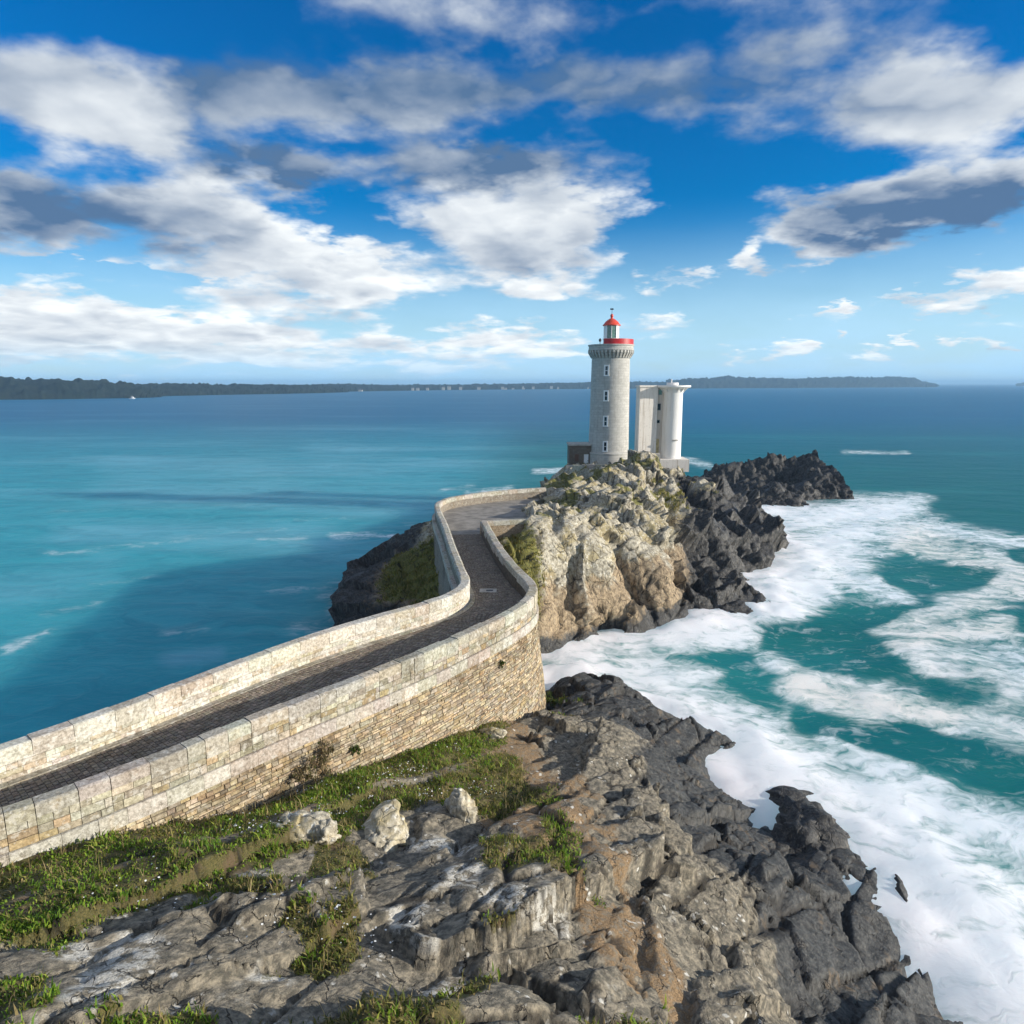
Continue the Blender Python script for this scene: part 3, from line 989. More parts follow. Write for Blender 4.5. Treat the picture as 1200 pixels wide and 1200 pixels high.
F = np.vstack([F, np.array([(0, 1, 5, 4), (1, 2, 6, 5), (2, 3, 7, 6), (3, 0, 4, 7)]) + n0])
sea = obj("sea", V, F, M_WATER, smooth=True, attrs={'foam': fa})
tag(sea, "turquoise sea with white foam round the rocks", None, None, "structure")


# ------------------------------------------------------------------ rock ground
def lay_terrain(name, surf, x0, x1, y0, y1, step, mat, seed, mask_fn, amp_fn, sizes, stretch, clear=True, label=None, hummock=None, bed=None, lift=0.0):
    xs, ys = np.arange(x0, x1, step), np.arange(y0, y1, step)
    X, Y = np.meshgrid(xs, ys)
    nx, ny = len(xs), len(ys)
    Z = surf(X, Y)
    P = np.stack([X.ravel(), Y.ravel(), Z.ravel()], 1)
    gy, gx = np.gradient(Z, step)
    N = np.stack([-gx.ravel(), -gy.ravel(), np.ones(X.size)], 1)
    N /= np.linalg.norm(N, axis=1)[:, None]
    amp = amp_fn(P, N)
    warp = np.stack([fbm(P, 3.0, seed + 20 + k, 3) - 0.5 for k in range(3)], 1) * 0.5
    Q = (P + warp) @ stretch
    D = np.zeros(len(P))
    crev = np.zeros(len(P))
    for k, (sc_, a, jump, tilt) in enumerate(sizes):
        v, e = facet(Q, sc_, seed + k, jump, tilt)
        D += a * amp * v
        if 0 < k < 3:
            w = (0.10 if k == 1 else 0.07) / sc_
            cut = np.exp(-(e / w) ** 2) * sstep(0.35, 0.6, fbm(P, sc_ * 2.5, seed + 33 + k, 2))
            D -= amp * (0.30 if k == 1 else 0.14) * cut
            crev = np.maximum(crev, cut)
    if hummock is not None:
        D += hummock(P)
    D += 0.05 * amp * (fbm(P, 0.5, seed + 40, 3) - 0.5)
    Nd = N * (1 - lift) + np.array([0, 0, 1.0]) * lift
    P = P + Nd * D[:, None]
    if bed is not None:
        bn, thick, k, where = bed
        bn = np.array(bn) / np.linalg.norm(bn)
        t = (P @ bn) / thick + 1.2 * (fbm(P, 5.0, seed + 81, 2) - 0.5)
        fr = t - np.floor(t)
        P = P + bn * (thick * k * (sstep(0.38, 0.62, fr) - fr) * where(P))[:, None]
    if clear:
        c = inside(P[:, 0], P[:, 1], CLEAR)
        P[c, 2] = np.minimum(P[c, 2], ROAD_Z - 0.3)
    mask = mask_fn(P, N)
    F = grid_faces(nx, ny)
    low = (P[:, 2] < -1.4)[F].all(1)
    F = F[~low]
    used = np.unique(F)
    idx = np.full(len(P), -1)
    idx[used] = np.arange(len(used))
    m4 = np.concatenate([mask, crev[:, None]], 1)
    o = obj(name, P[used], idx[F], mat, attrs={'mask': m4[used]})
    tag(o, label, None, None, "structure")
    return P.reshape(ny, nx, 3), mask.reshape(ny, nx, 3), xs, ys


def isle_mask(P, N):
    x, y, z = P.T
    n = fbm(P, 6, 71, 4)
    # wave-washed rock is black: all of it low down, and far up the seaward flank
    px, py = project(P)
    seaward = sstep(13.5, 19.5, x - 0.16 * (y - 62) + (n - 0.5) * 7) * sstep(9.2, 7.2, z)
    low = sstep(2.3, 0.7, z + (n - 0.5) * 3)
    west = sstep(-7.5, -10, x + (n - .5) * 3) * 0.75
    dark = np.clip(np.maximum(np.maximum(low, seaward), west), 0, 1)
    ochre = sstep(7.4, 3.6, z + (n - 0.5) * 4.0) * 0.75 + 0.10
    green = sstep(0.72, 0.90, N[:, 2]) * sstep(6.3, 8.0, z) * sstep(0.43, 0.60, fbm(P, 3.0, 91, 3)) * 0.60
    g2 = np.exp(-(((x - 0.8) / 2.4) ** 2 + ((y - 56) / 5) ** 2)) * 0.8
    gw = sstep(-4, -6, x) * sstep(-14.5, -11, x) * sstep(70, 66, y) * sstep(48, 54, y) * sstep(2.0, 3.4, z) * 0.85
    green = np.clip(np.maximum(np.maximum(green, g2), gw), 0, 1)
    return np.stack([dark * (1 - gw), ochre, green], 1)


def isle_amp(P, N):
    x, y, z = P.T
    a = 0.40 + 0.30 * sstep(0.0, 0.5, fbm(P, 8, 31, 3))
    a *= 1 + 0.95 * sstep(11, 19, x)
    a *= 0.25 + 0.75 * sstep(-1.2, 1.4, z)
    grass = sstep(-5, -7, x) * sstep(1.5, 4, z) * sstep(75, 66, y)
    a *= 1 - 0.75 * grass
    # paved ground round the towers
    flat = np.exp(-(((x - 19) / 8) ** 2 + ((y - 118) / 5) ** 2) * 1.2)
    return a * (1 - 0.7 * np.clip(flat, 0, 1))


c30, s30 = math.cos(R(35)), math.sin(R(35))
ST1 = np.array([[1, 0, 0], [0, c30, -s30], [0, s30, c30]]) @ np.diag([1.3, 1.0, 0.55])
isleP, isleM, _, _ = lay_terrain("rocky_point", isle_z, -26, 44, 44, 136, 0.17, M_ROCK, 11, isle_mask, isle_amp,
                                 [(7.0, 3.8, 0.34, 0.9), (3.0, 1.9, 0.30, 1.0), (1.2, 0.46, 0.30, 1.0), (0.5, 0.14, 0.25, 0.9)], ST1, True, "pale lichened rock mound falling to black wave-washed crags under the lighthouse",
                                 None, ((-0.55, 0.25, 0.80), 0.9, 0.7, lambda P: 0.3 + 0.7 * sstep(0.4, 0.6, fbm(P, 5.0, 481, 2))), 0.15)


def front_mask(P, N):
    x, y, z = P.T
    n = fbm(P, 4, 171, 4)
    n2 = fbm(P, 2.0, 181, 3)
    # turf lies along the wall and down to the left, bare rock towards the sea
    line = x - (0.9 + 0.20 * (28 - y)) + (n - 0.5) * 4
    line2 = x - (2.9 + 0.20 * (28 - y)) + (n - 0.5) * 3.5
    dark = sstep(-0.5, 2.0, line2) * sstep(4.9, 3.5, z + (n - .5) * 2.5)
    green = sstep(0.6, -1.2, line) * sstep(3.2, 4.2, z) * (0.62 + 0.38 * sstep(0.3, 0.55, n2))
    # the trodden path beside the wall
    s = np.abs((x + 1.6) - 0.80 * (y - 27.5) + 0.3 * np.sin(y * 0.9)) * 0.78
    track = np.exp(-(s / 0.32) ** 2) * sstep(33, 31, y) * sstep(12, 15, y)
    green = green * (1 - 0.6 * track)
    wd = (x + 1.74) * 0.762 - (y - 33.1) * 0.648 - TH
    far_ = sstep(4.6, 6.2, wd + (n - 0.5) * 2.0 - 2.6 * sstep(-3.5, -0.5, x)) * sstep(34, 31, y)
    green = green * (1 - far_ * (1 - 0.95 * sstep(0.50, 0.60, fbm(P, 2.6, 451, 4))))
    op = at(520, 978, 7.9)
    out = np.exp(-(((x - op[0]) / 1.9) ** 2 + ((y - op[1]) / 1.0) ** 2)) * sstep(0.30, 0.5, n2)
    green = green * (1 - 0.85 * out)
    ochre = np.clip(np.exp(-((line + 0.4) / 1.5) ** 2) * 1.1 + 0.5 * track + 0.25 * sstep(.5, .7, n), 0, 1)
    crust = 0.62 * far_ * sstep(0.54, 0.66, fbm(P, 1.3, 461, 3)) * sstep(1.5, -0.5, line2) + out
    ochre = ochre * (1 - np.clip(crust, 0, 1)) - 0.6 * np.clip(crust, 0, 1)
    dark = np.maximum(dark, sstep(2.4, 1.4, z + (n - .5) * 1.5) * sstep(0, 2, x))
    patch = sstep(0.52, 0.6, fbm(P, 1.5, 191, 3)) * np.exp(-(((x - 2.6) / 1.8) ** 2 + ((y - 37) / 3.0) ** 2)) * 0.9
    return np.stack([dark, ochre, np.maximum(green, patch)], 1)


def front_amp(P, N):
    x, y, z = P.T
    line = x - (0.9 + 0.20 * (28 - y))
    op = at(520, 978, 7.9)
    wd = (x + 1.74) * 0.762 - (y - 33.1) * 0.648 - TH
    a = 0.30 + 0.75 * sstep(-1.5, 3.0, line) + 0.42 * sstep(4.6, 6.5, wd) * sstep(2.0, -1.5, line) + 0.4 * np.exp(-(((x - op[0]) / 2.0) ** 2 + ((y - op[1]) / 1.1) ** 2))
    a = a * (0.45 + 0.55 * sstep(-0.5, 2.2, z))
    return a * (1 - 0.6 * sstep(6, 2, y))


c50, s50 = math.cos(R(-38)), math.sin(R(-38))
ST2 = np.array([[c50, -s50, 0], [s50, c50, 0], [0, 0, 1]]) @ np.diag([1.2, 0.5, 0.8])
frontP, frontM, fxs, fys = lay_terrain("cliff_slope", front_z, -32, 30, -26, 49, 0.12, M_SLOPE, 211, front_mask, front_amp,
                                       [(5.0, 2.0, 0.40, 0.9), (2.1, 0.80, 0.34, 1.0), (0.85, 0.26, 0.34, 1.0), (0.34, 0.08, 0.30, 0.9)], ST2, True, "grassy slope below the wall breaking down to dark slabby rock by the sea",
                                       lambda P: 0.55 * (fbm(P, 1.7, 401, 3) - 0.5) * sstep(3.0, -1.0, P[:, 0] - (0.4 + 0.20 * (28 - P[:, 1]))) * sstep(5, 9, P[:, 1]),
                                       ((0.34, -0.16, 0.92), 0.62, 0.75, lambda P: sstep(0.6, 2.4, P[:, 2]) * sstep(-2.0, 1.5, P[:, 0] - (0.9 + 0.20 * (28 - P[:, 1]))) * (0.35 + 0.65 * sstep(0.4, 0.6, fbm(P, 3.0, 471, 2)))), 0.6)


def ground(x, y):
    """height of the built foreground"""
    i = int(round((x - fxs[0]) / 0.12))
    j = int(round((y - fys[0]) / 0.12))
    i = min(max(i, 0), len(fxs) - 1)
    j = min(max(j, 0), len(fys) - 1)
    return frontP[j, i, 2]


def rock_body(name, c, size, seed, mask, mat, label=None, cat=None, group=None, sub=5, amp=0.22, kind=None, rot=0.0, sizes=((0.9, 1.0), (0.42, 0.45), (0.2, 0.18)), stretch=None):
    """one free-standing rock: a ball cut into tilted facets, its foot at c"""
    import bmesh
    bm = bmesh.new()
    bmesh.ops.create_icosphere(bm, subdivisions=sub, radius=1.0)
    V = np.array([v.co[:] for v in bm.verts])
    F = np.array([[v.index for v in f.verts] for f in bm.faces])
    bm.free()
    N = V.copy()
    big = max(size)
    Q = V * np.array(size) / big
    D = np.zeros(len(V))
    St = np.eye(3) if stretch is None else stretch
    for k, (s, a) in enumerate(sizes):
        v, e = facet(((Q + 0.25 * np.stack([fbm(Q + 9, 0.6, seed + 5 + j, 2) - .5 for j in range(3)], 1)) @ St) + 7.3 * seed, s, seed + k)
        D += 1.6 * amp * a * (v - 0.08 * np.exp(-e * 25))
    V = (V + N * D[:, None]) * np.array(size)
    ca, sa = math.cos(rot), math.sin(rot)
    V = np.stack([V[:, 0] * ca - V[:, 1] * sa, V[:, 0] * sa + V[:, 1] * ca, V[:, 2]], 1) + np.array(c)
    m = mask(V) if callable(mask) else np.repeat(np.array(mask, float)[None], len(V), 0)
    m = np.concatenate([m, np.zeros((len(V), 1))], 1)
    o = obj(name, V, F, mat, loc=c, attrs={'mask': m})
    return tag(o, label, cat, group, kind)


# ------------------------------------------------------------------ causeway
UP_PAL = [(0.37, 0.34, 0.26), (0.34, 0.325, 0.275), (0.38, 0.305, 0.19), (0.40, 0.37, 0.295), (0.31, 0.285, 0.22), (0.42, 0.40, 0.335)]
LOW_PAL = [(0.40, 0.33, 0.22), (0.45, 0.38, 0.27), (0.34, 0.275, 0.185), (0.39, 0.30, 0.185), (0.41, 0.36, 0.275), (0.31, 0.27, 0.205)]
PALE_PAL = [(0.57, 0.555, 0.485), (0.52, 0.49, 0.41), (0.60, 0.59, 0.53), (0.52, 0.505, 0.45), (0.47, 0.42, 0.32)]
COPE_PAL = [(0.40, 0.38, 0.325), (0.45, 0.435, 0.38), (0.36, 0.345, 0.295), (0.42, 0.385, 0.31)]
STRING_PAL = [(0.47, 0.45, 0.40), (0.52, 0.50, 0.45), (0.44, 0.41, 0.36)]
rs = random.Random(5)


def vary(c, a=0.14):
    k = 1 + rs.uniform(-a, a)
    return tuple(max(0.01, v * k * (1 + rs.uniform(-0.04, 0.04))) for v in c)


def face_stone(path, s0, s1, z0, z1, offs, side, proud, depth=0.12, ch=0.018):
    """a stone of a wall face between s0 and s1: chamfered front, follows the curve; offs(z) is how far the face stands out"""
    n = 2 if s1 - s0 > 0.5 else 1
    rings = []
    for k in range(n + 1):
        s = s0 + (s1 - s0) * k / n
        cut = ch if k in (0, n) else 0.0
        e = -1 if k == 0 else (1 if k == n else 0)
        pts = []
        for z, back in ((z0, True), (z0 + ch, False), (z1 - ch, False), (z1, True)):
            o = offs(z) + (proud if not back else proud - ch)
            ss = s
            p = path.off(ss, side * o)
            pts.append((p[0], p[1], z))
        pb = path.off(s, side * (offs(z1) - depth))
        pa = path.off(s, side * (offs(z0) - depth))
        pts += [(pb[0], pb[1], z1), (pa[0], pa[1], z0)]
        rings.append(pts)
    mb = MB()
    mb.loft(rings, True, True)
    return mb.V, mb.F


def cope_stone(path, s0, s1, z0, z1, o_in, o_out, side, n=2, ch=0.07):
    rings = []
    for k in range(n + 1):
        s = s0 + (s1 - s0) * k / n
        pr = [(o_in, z0), (o_in, z1 - ch * 0.6), (o_in + ch, z1), (o_out - ch, z1), (o_out, z1 - ch * 0.6), (o_out, z0)]
        rings.append([(*path.off(s, side * o), z) for o, z in pr])
    mb = MB()
    mb.loft(rings, True, True)
    return mb.V, mb.F


def emit(parent, name, pieces, mat, limit=300, joined=None):
    """largest pieces as parts of their own, the rest as one"""
    def size(p):
        V = np.array(p[0])
        c = V.mean(0)
        return p[3] / max(np.sum((c - np.array([0, 0, CAM_Z])) ** 2), 1)
    pieces = sorted(pieces, key=size, reverse=True)
    for V, Fc, t, _ in pieces[:limit]:
        obj(name, V, Fc, mat, parent, tint=t)
    if len(pieces) > limit:
        mb = MB()
        for V, Fc, t, _ in pieces[limit:]:
            mb.add(V, Fc, t)
        tag(mb.build(joined or name + "_courses", mat, parent), kind="stuff")


def extrude_path(path, ss, profile, side):
    """profile: list of (offset, z) round a closed section, swept along the path"""
    mb = MB()
    mb.loft([[(*path.off(s, side * o), z) for o, z in profile] for s in ss], True, True)
    return mb


BATTER = 0.11


def r_off(z):
    return TH + (max(0.0, 8.25 - z)) * BATTER


def split(a, b, lo, hi):
    out, s = [], a
    while s < b - 1e-6:
        w = rs.uniform(lo, hi)
        e = s + w
        if b - e < lo * 0.7:
            e = b
        out.append((s, min(e, b)))
        s = e
    return out


# ground line at the foot of the right-hand wall
foot_s = [R_IN.near(*at(x, y, z)[:2]) for x, y, z in [(0, 1000, 8.6), (200, 975, 7.4), (300, 946, 6.9), (400, 913, 6.3), (480, 882, 5.7), (560, 850, 5.0), (620, 842, 3.2), (645, 835, 2.6)]]
foot_z = [8.6, 7.4, 6.9, 6.3, 5.7, 5.0, 3.2, 2.4]
S_A = R_IN.near(-20, 13.4)
S_END = R_IN.near(-1.28, 49.8)

wall_base = (*R_IN.off(sR_corner, 0.6), 2.0)
seawall = thing("causeway_wall", "curved sunlit stone wall with pale string course carrying the near side of the causeway", "wall", wall_base)
ss = np.linspace(0, R_IN.L, 150)
core = extrude_path(R_IN, ss, [(0.012, ROAD_Z - 0.6), (0.012, 9.62), (TH - 0.035, 9.62), (TH - 0.035, 8.25), (TH - 0.035 + 9.75 * BATTER, -1.5), (0.012, -1.5)], 1)
core.build("wall_core", M_MORTAR, seawall)
# coping, some blocks deeper than the rest
copes = []
deep = []
for a, b in split(0, R_IN.L, 0.6, 1.6):
    zb = 9.42 if rs.random() < 0.32 else 9.585
    if rs.random() < 0.14:
        zb = 9.30
    deep.append((a, b, zb))
    V, Fc = cope_stone(R_IN, a + 0.011, b - 0.011, zb, TOP_Z + rs.uniform(-0.030, 0.018), -0.01 + rs.uniform(-.012, .012), TH + 0.022 + rs.uniform(-.012, .016), 1, 2, rs.uniform(0.05, 0.10))
    copes.append((V, Fc, vary(rs.choice(COPE_PAL)), (b - a) * 0.5))
emit(seawall, "coping_stone", copes, M_UP, 300)
# small stones of the parapet face
par = []
for a, b, zb in deep:
    if b < S_A or a > S_END:
        continue
    zs = [ROAD_Z]
    left = zb - ROAD_Z
    k = 3 if left > 0.56 else 2
    w = [rs.uniform(0.8, 1.25) for _ in range(k)]
    for q in w:
        zs.append(zs[-1] + left * q / sum(w))
    for i in range(k):
        for c, d in split(a, b, 0.26, 0.72):
            if rs.random() < 0.10 and i < k - 1:
                pass
            V, Fc = face_stone(R_IN, c + 0.008, d - 0.008, zs[i] + 0.007, zs[i + 1] - 0.007, lambda z: TH, 1, rs.uniform(-0.012, 0.016))
            par.append((V, Fc, vary(rs.choice(UP_PAL), 0.28), (d - c) * (zs[i + 1] - zs[i])))
emit(seawall, "parapet_stone", par, M_UP, 300)
# string course
strs = []
for a, b in split(0, S_END, 0.75, 1.35):
    V, Fc = cope_stone(R_IN, a + 0.006, b - 0.006, 8.27, ROAD_Z - 0.004, TH - 0.2, TH + 0.10 + rs.uniform(-.006, .006), 1, 2, 0.03)
    strs.append((V, Fc, vary(rs.choice(STRING_PAL), 0.1), (b - a) * 0.5))
emit(seawall, "string_course_stone", strs, M_UP, 300)
# battered wall below
low = []
z1 = 8.265
while z1 > 1.6:
    h = rs.choice((0.09, 0.11, 0.13, 0.15, 0.19))
    z0 = z1 - h
    for a, b in split(S_A + rs.uniform(-.3, 0), R_IN.near(0.3, 42.5), 0.16, 0.55):
        if z1 < np.interp((a + b) / 2, foot_s, foot_z) - 0.5:
            continue
        V, Fc = face_stone(R_IN, a + 0.010 + rs.uniform(0, .008), b - 0.010, z0 + 0.009 + rs.uniform(0, .012), z1 - 0.009, r_off, 1, rs.uniform(-0.022, 0.03))
        low.append((V, Fc, vary(rs.choice(LOW_PAL), 0.34), (b - a) * h))
    z1 = z0
emit(seawall, "wall_stone", low, M_LOW, 300)

# return of the wall at the far end
ret_path = Path([(-2.86, 59.5), (-1, 59.95), (0.6, 60.4), (2.6, 60.9)])
mb = extrude_path(ret_path, np.linspace(0, ret_path.L, 12), [(0.02, 6.8), (0.02, 9.6), (TH - .02, 9.6), (TH - .02, 6.8)], 1)
mb.build("return_wall", M_LOW, seawall, tint=(0.30, 0.24, 0.17))
for a, b in split(0, ret_path.L, 0.9, 1.4):
    V, Fc = cope_stone(ret_path, a + .006, b - .006, 9.58, TOP_Z, -0.02, TH + 0.03, 1)
    obj("coping_stone", V, Fc, M_UP, seawall, tint=vary(rs.choice(COPE_PAL)))

# left parapet
left_base = (*L_IN.off(L_IN.near(-4.75, 36.1), -0.4), 5.0)
lpar = thing("causeway_parapet", "long whitewashed stone parapet on the seaward far side of the causeway", "wall", left_base)
ss = np.linspace(0, L_IN.L, 170)
core = extrude_path(L_IN, ss, [(0.03, ROAD_Z - 0.6), (0.03, 9.62), (TH - 0.012, 9.62), (TH - 0.012, 8.25), (TH + 0.9, -1.5), (0.03, -1.5)], -1)
core.build("wall_core", M_LOW, lpar, tint=(0.24, 0.215, 0.18))
copes = []
S_LF = L_IN.near(-2.6, 41.0)
for a, b in split(0, L_IN.L, 0.9, 1.7):
    near = a < S_LF
    zb = 9.55 - (rs.choice((0, 0.12, 0.2)) if near else 0)
    V, Fc = cope_stone(L_IN, a + 0.010, b - 0.010, zb, TOP_Z + rs.uniform(-0.028, 0.018), -0.012 + rs.uniform(-.005, .005), TH + 0.03, -1, 2, 0.06 if near else 0.12)
    copes.append((V, Fc, vary(rs.choice(PALE_PAL[:4] if near else COPE_PAL), 0.1), (b - a)))
emit(lpar, "coping_stone", copes, M_PALE, 300)
par = []
z0 = ROAD_Z - 0.02
while z0 < 9.5:
    h = rs.uniform(0.13, 0.22)
    z1_ = min(z0 + h, 9.57)
    for c, d in split(L_IN.near(-20.5, 17.2), L_IN.near(-3.15, 43.9), 0.28, 0.85):
        V, Fc = face_stone(L_IN, c + 0.005, d - 0.005, z0 + 0.005, z1_ - 0.005, lambda z: 0.0, 1, rs.uniform(-0.006, 0.010), 0.1, 0.012)
        par.append((V, Fc, vary(rs.choice(PALE_PAL), 0.12), (d - c) * h))
    z0 = z1_
emit(lpar, "parapet_stone", par, M_PALE, 300)
strs = []
for a, b in split(L_IN.near(-3.3, 37.9), L_IN.L, 0.9, 1.5):
    V, Fc = cope_stone(L_IN, a + 0.006, b - 0.006, 8.27, ROAD_Z, TH - 0.2, TH + 0.30, -1, 2, 0.03)
    strs.append((V, Fc, vary(rs.choice(STRING_PAL), 0.1), (b - a) * 0.5))
emit(lpar, "string_course_stone", strs, M_UP, 300)

# ------------------------------------------------------------------ road
rA, rB = R_IN.near(-26, 8.9), R_IN.L
lA, lB = 0.0, L_IN.near(-5.75, 58.9)
rpts = [R_IN.off(s, 0.1) for s in np.linspace(rA, rB, 120)]
lpts = [L_IN.off(s, -0.1) for s in np.linspace(lA, L_IN.L, 150)]
poly = rpts + [np.array((-1, 60.2)), np.array((2.3, 61.2)), np.array((2.6, 66)), np.array((1.6, 70)), np.array((3.0, 76))] + lpts[::-1]
pv = [Vector((p[0], p[1], 0)) for p in poly]
tri = tessellate_polygon([pv])
road = obj("causeway_road", [(p[0], p[1], ROAD_Z - 0.035) for p in poly], [tuple(t) for t in tri], M_ROADBED)
tag(road, "paved causeway road in the shade between two parapets", None, None, "structure")
# setts in rows across the road
mb = MB()
NR = 330
SETT = [(0.22, 0.19, 0.155), (0.18, 0.155, 0.13), (0.26, 0.225, 0.185), (0.20, 0.165, 0.13)]
for i in range(NR):
    t0, t1 = i / NR, (i + 1) / NR
    c = [R_IN.off(rA + (rB - rA) * t, -0.02) for t in (t0, t1)]
    d = [L_IN.off(lA + (lB - lA) * t, 0.34) for t in (t0, t1)]
    if c[0][0] < -21:
        continue
    wdt = np.linalg.norm(d[0] - c[0])
    n = int(wdt / 0.21)
    u = 0.0
    cuts = np.cumsum([0] + [rs.uniform(0.75, 1.3) for _ in range(n)])
    cuts /= cuts[-1]
    for k in range(n):
        a, b = cuts[k], cuts[k + 1]
        g_ = 0.012 / wdt
        q = [c[0] + (d[0] - c[0]) * (a + g_), c[0] + (d[0] - c[0]) * (b - g_), c[1] + (d[1] - c[1]) * (b - g_), c[1] + (d[1] - c[1]) * (a + g_)]
        m = sum(q) / 4
        zt = ROAD_Z + rs.uniform(-0.010, 0.008)
        q0 = [m + (p - m) * 0.93 for p in q]
        q1 = [m + (p - m) * 0.80 for p in q]
        mb.loft([[(*p, ROAD_Z - 0.04) for p in q0], [(*p, zt - 0.012) for p in q0], [(*p, zt) for p in q1]], False, True, vary(rs.choice(SETT), 0.2))
tag(mb.build("sett_paving", M_SETT, road), kind="stuff")
# gutter slabs at the foot of the left parapet
for a, b in split(L_IN.near(-22, 15.8), lB, 0.8, 1.3):
    rings = []
    for k in range(3):
        s = a + 0.006 + (b - a - 0.012) * k / 2
        rings.append([(*L_IN.off(s, o), z) for o, z in ((0.005, ROAD_Z - 0.03), (0.005, ROAD_Z + 0.025), (0.17, ROAD_Z + 0.004), (0.33, ROAD_Z + 0.02), (0.33, ROAD_Z - 0.03))])
    m2 = MB().loft(rings, True, True)
    obj("gutter_slab", m2.V, m2.F, M_UP, road, tint=vary((0.34, 0.32, 0.27)))
# smooth ground of the turning place at the end
poly2 = [R_IN.off(R_IN.L - .05, -0.03)] + [np.array((2.25, 60.98)), np.array((2.5, 66)), np.array((1.5, 70)), np.array((2.9, 76))] + [L_IN.off(s, -0.02) for s in np.linspace(L_IN.L - 0.3, lB, 50)]
tri = tessellate_polygon([[Vector((p[0], p[1], 0)) for p in poly2]])
m2 = MB()
m2.add([(p[0], p[1], ROAD_Z + 0.006) for p in poly2], [tuple(t) for t in tri])
m2.build("turning_place", mat_plain("worn_concrete", (0.235, 0.215, 0.185), 0.9, 0, 0.3, 0.9, 0.02), road)
# drain set in the road
dp = at(572, 692, ROAD_Z)
dr = thing("road_drain", "small pale concrete drain with a dark slot in the causeway road", "drain", tuple(dp))
m2 = MB()
x, y = dp[0], dp[1]
m2.box(x - 0.55, x - 0.12, y - 0.4, y + 0.4, ROAD_Z - 0.03, ROAD_Z + 0.014, 0.006)
m2.box(x + 0.32, x + 0.55, y - 0.4, y + 0.4, ROAD_Z - 0.03, ROAD_Z + 0.014, 0.006)
m2.box(x - 0.12, x + 0.32, y - 0.4, y - 0.16, ROAD_Z - 0.03, ROAD_Z + 0.013, 0.006)
m2.box(x - 0.12, x + 0.32, y + 0.16, y + 0.4, ROAD_Z - 0.03, ROAD_Z + 0.013, 0.006)
m2.build("surround", M_CONC, dr)
m2 = MB()
m2.box(x - 0.119, x + 0.319, y - 0.159, y + 0.159, ROAD_Z - 0.03, ROAD_Z + 0.009)
m2.build("grate", M_DARK, dr)

# ------------------------------------------------------------------ lighthouse
TX, TY, TZ = TOWER
lh = thing("lighthouse", "tall round granite lighthouse with red dome and red gallery screen on the rocky point", "lighthouse", TOWER)
c = (TX, TY, TZ)
smooth_by_angle(MB().lathe(c, [(3.62, -2.5), (3.56, 2.15), (3.64, 2.2), (3.64, 2.42), (3.44, 2.55)], 64).build("plinth", M_TOWER, lh))
smooth_by_angle(MB().lathe(c, [(3.42, 2.5), (3.31, 9.0), (3.17, 18.3), (3.17, 18.6)], 64).build("tower_shaft", M_TOWER, lh))
smooth_by_angle(MB().lathe(c, [(3.17, 18.55), (3.75, 19.35), (3.80, 19.35), (3.80, 19.55), (3.72, 19.6), (3.72, 20.02), (3.84, 20.07), (3.84, 20.28), (3.45, 20.28), (3.45, 19.9), (0.5, 19.9)], 64, cap1=False).build("gallery", M_TOWER, lh))
for k in range(36):
    a = 2 * math.pi * k / 36
    ux, uy = math.cos(a), math.sin(a)
    tx, ty = -uy, ux
    pr = [(3.1, 18.05), (3.32, 18.1), (3.82, 18.95), (3.82, 19.34), (3.2, 19.34)]
    rings = [[(TX + ux * r + tx * w, TY + uy * r + ty * w, TZ + z) for r, z in pr] for w in (-0.17, 0.17)]
    MB().loft(rings, True, True).build("corbel", M_TOWER, lh)
# red screen round part of the gallery
a0, a1 = R(-117), R(75)
m2 = MB()
m2.lathe(c, [(3.70, 20.285), (3.70, 21.14), (3.62, 21.14), (3.62, 20.285), (3.70, 20.285)], 40, a0, a1)
m2.build("gallery_screen", M_RED, lh)
m2 = MB()
for a in (a0, a1):
    m2.add([(TX + r * math.cos(a), TY + r * math.sin(a), TZ + z) for r, z in ((3.62, 20.285), (3.70, 20.285), (3.70, 21.14), (3.62, 21.14))], [(0, 1, 2, 3)])
m2.build("screen_edge", M_RED, lh)
# small lamp beside the screen
ax = R(-128)
m2 = MB().lathe((TX + 3.6 * math.cos(ax), TY + 3.6 * math.sin(ax), TZ + 20.28), [(0.06, 0), (0.06, 0.35), (0.2, 0.4), (0.22, 0.7), (0.08, 0.9)], 10)
m2.build("gallery_lamp", M_DARK, lh)
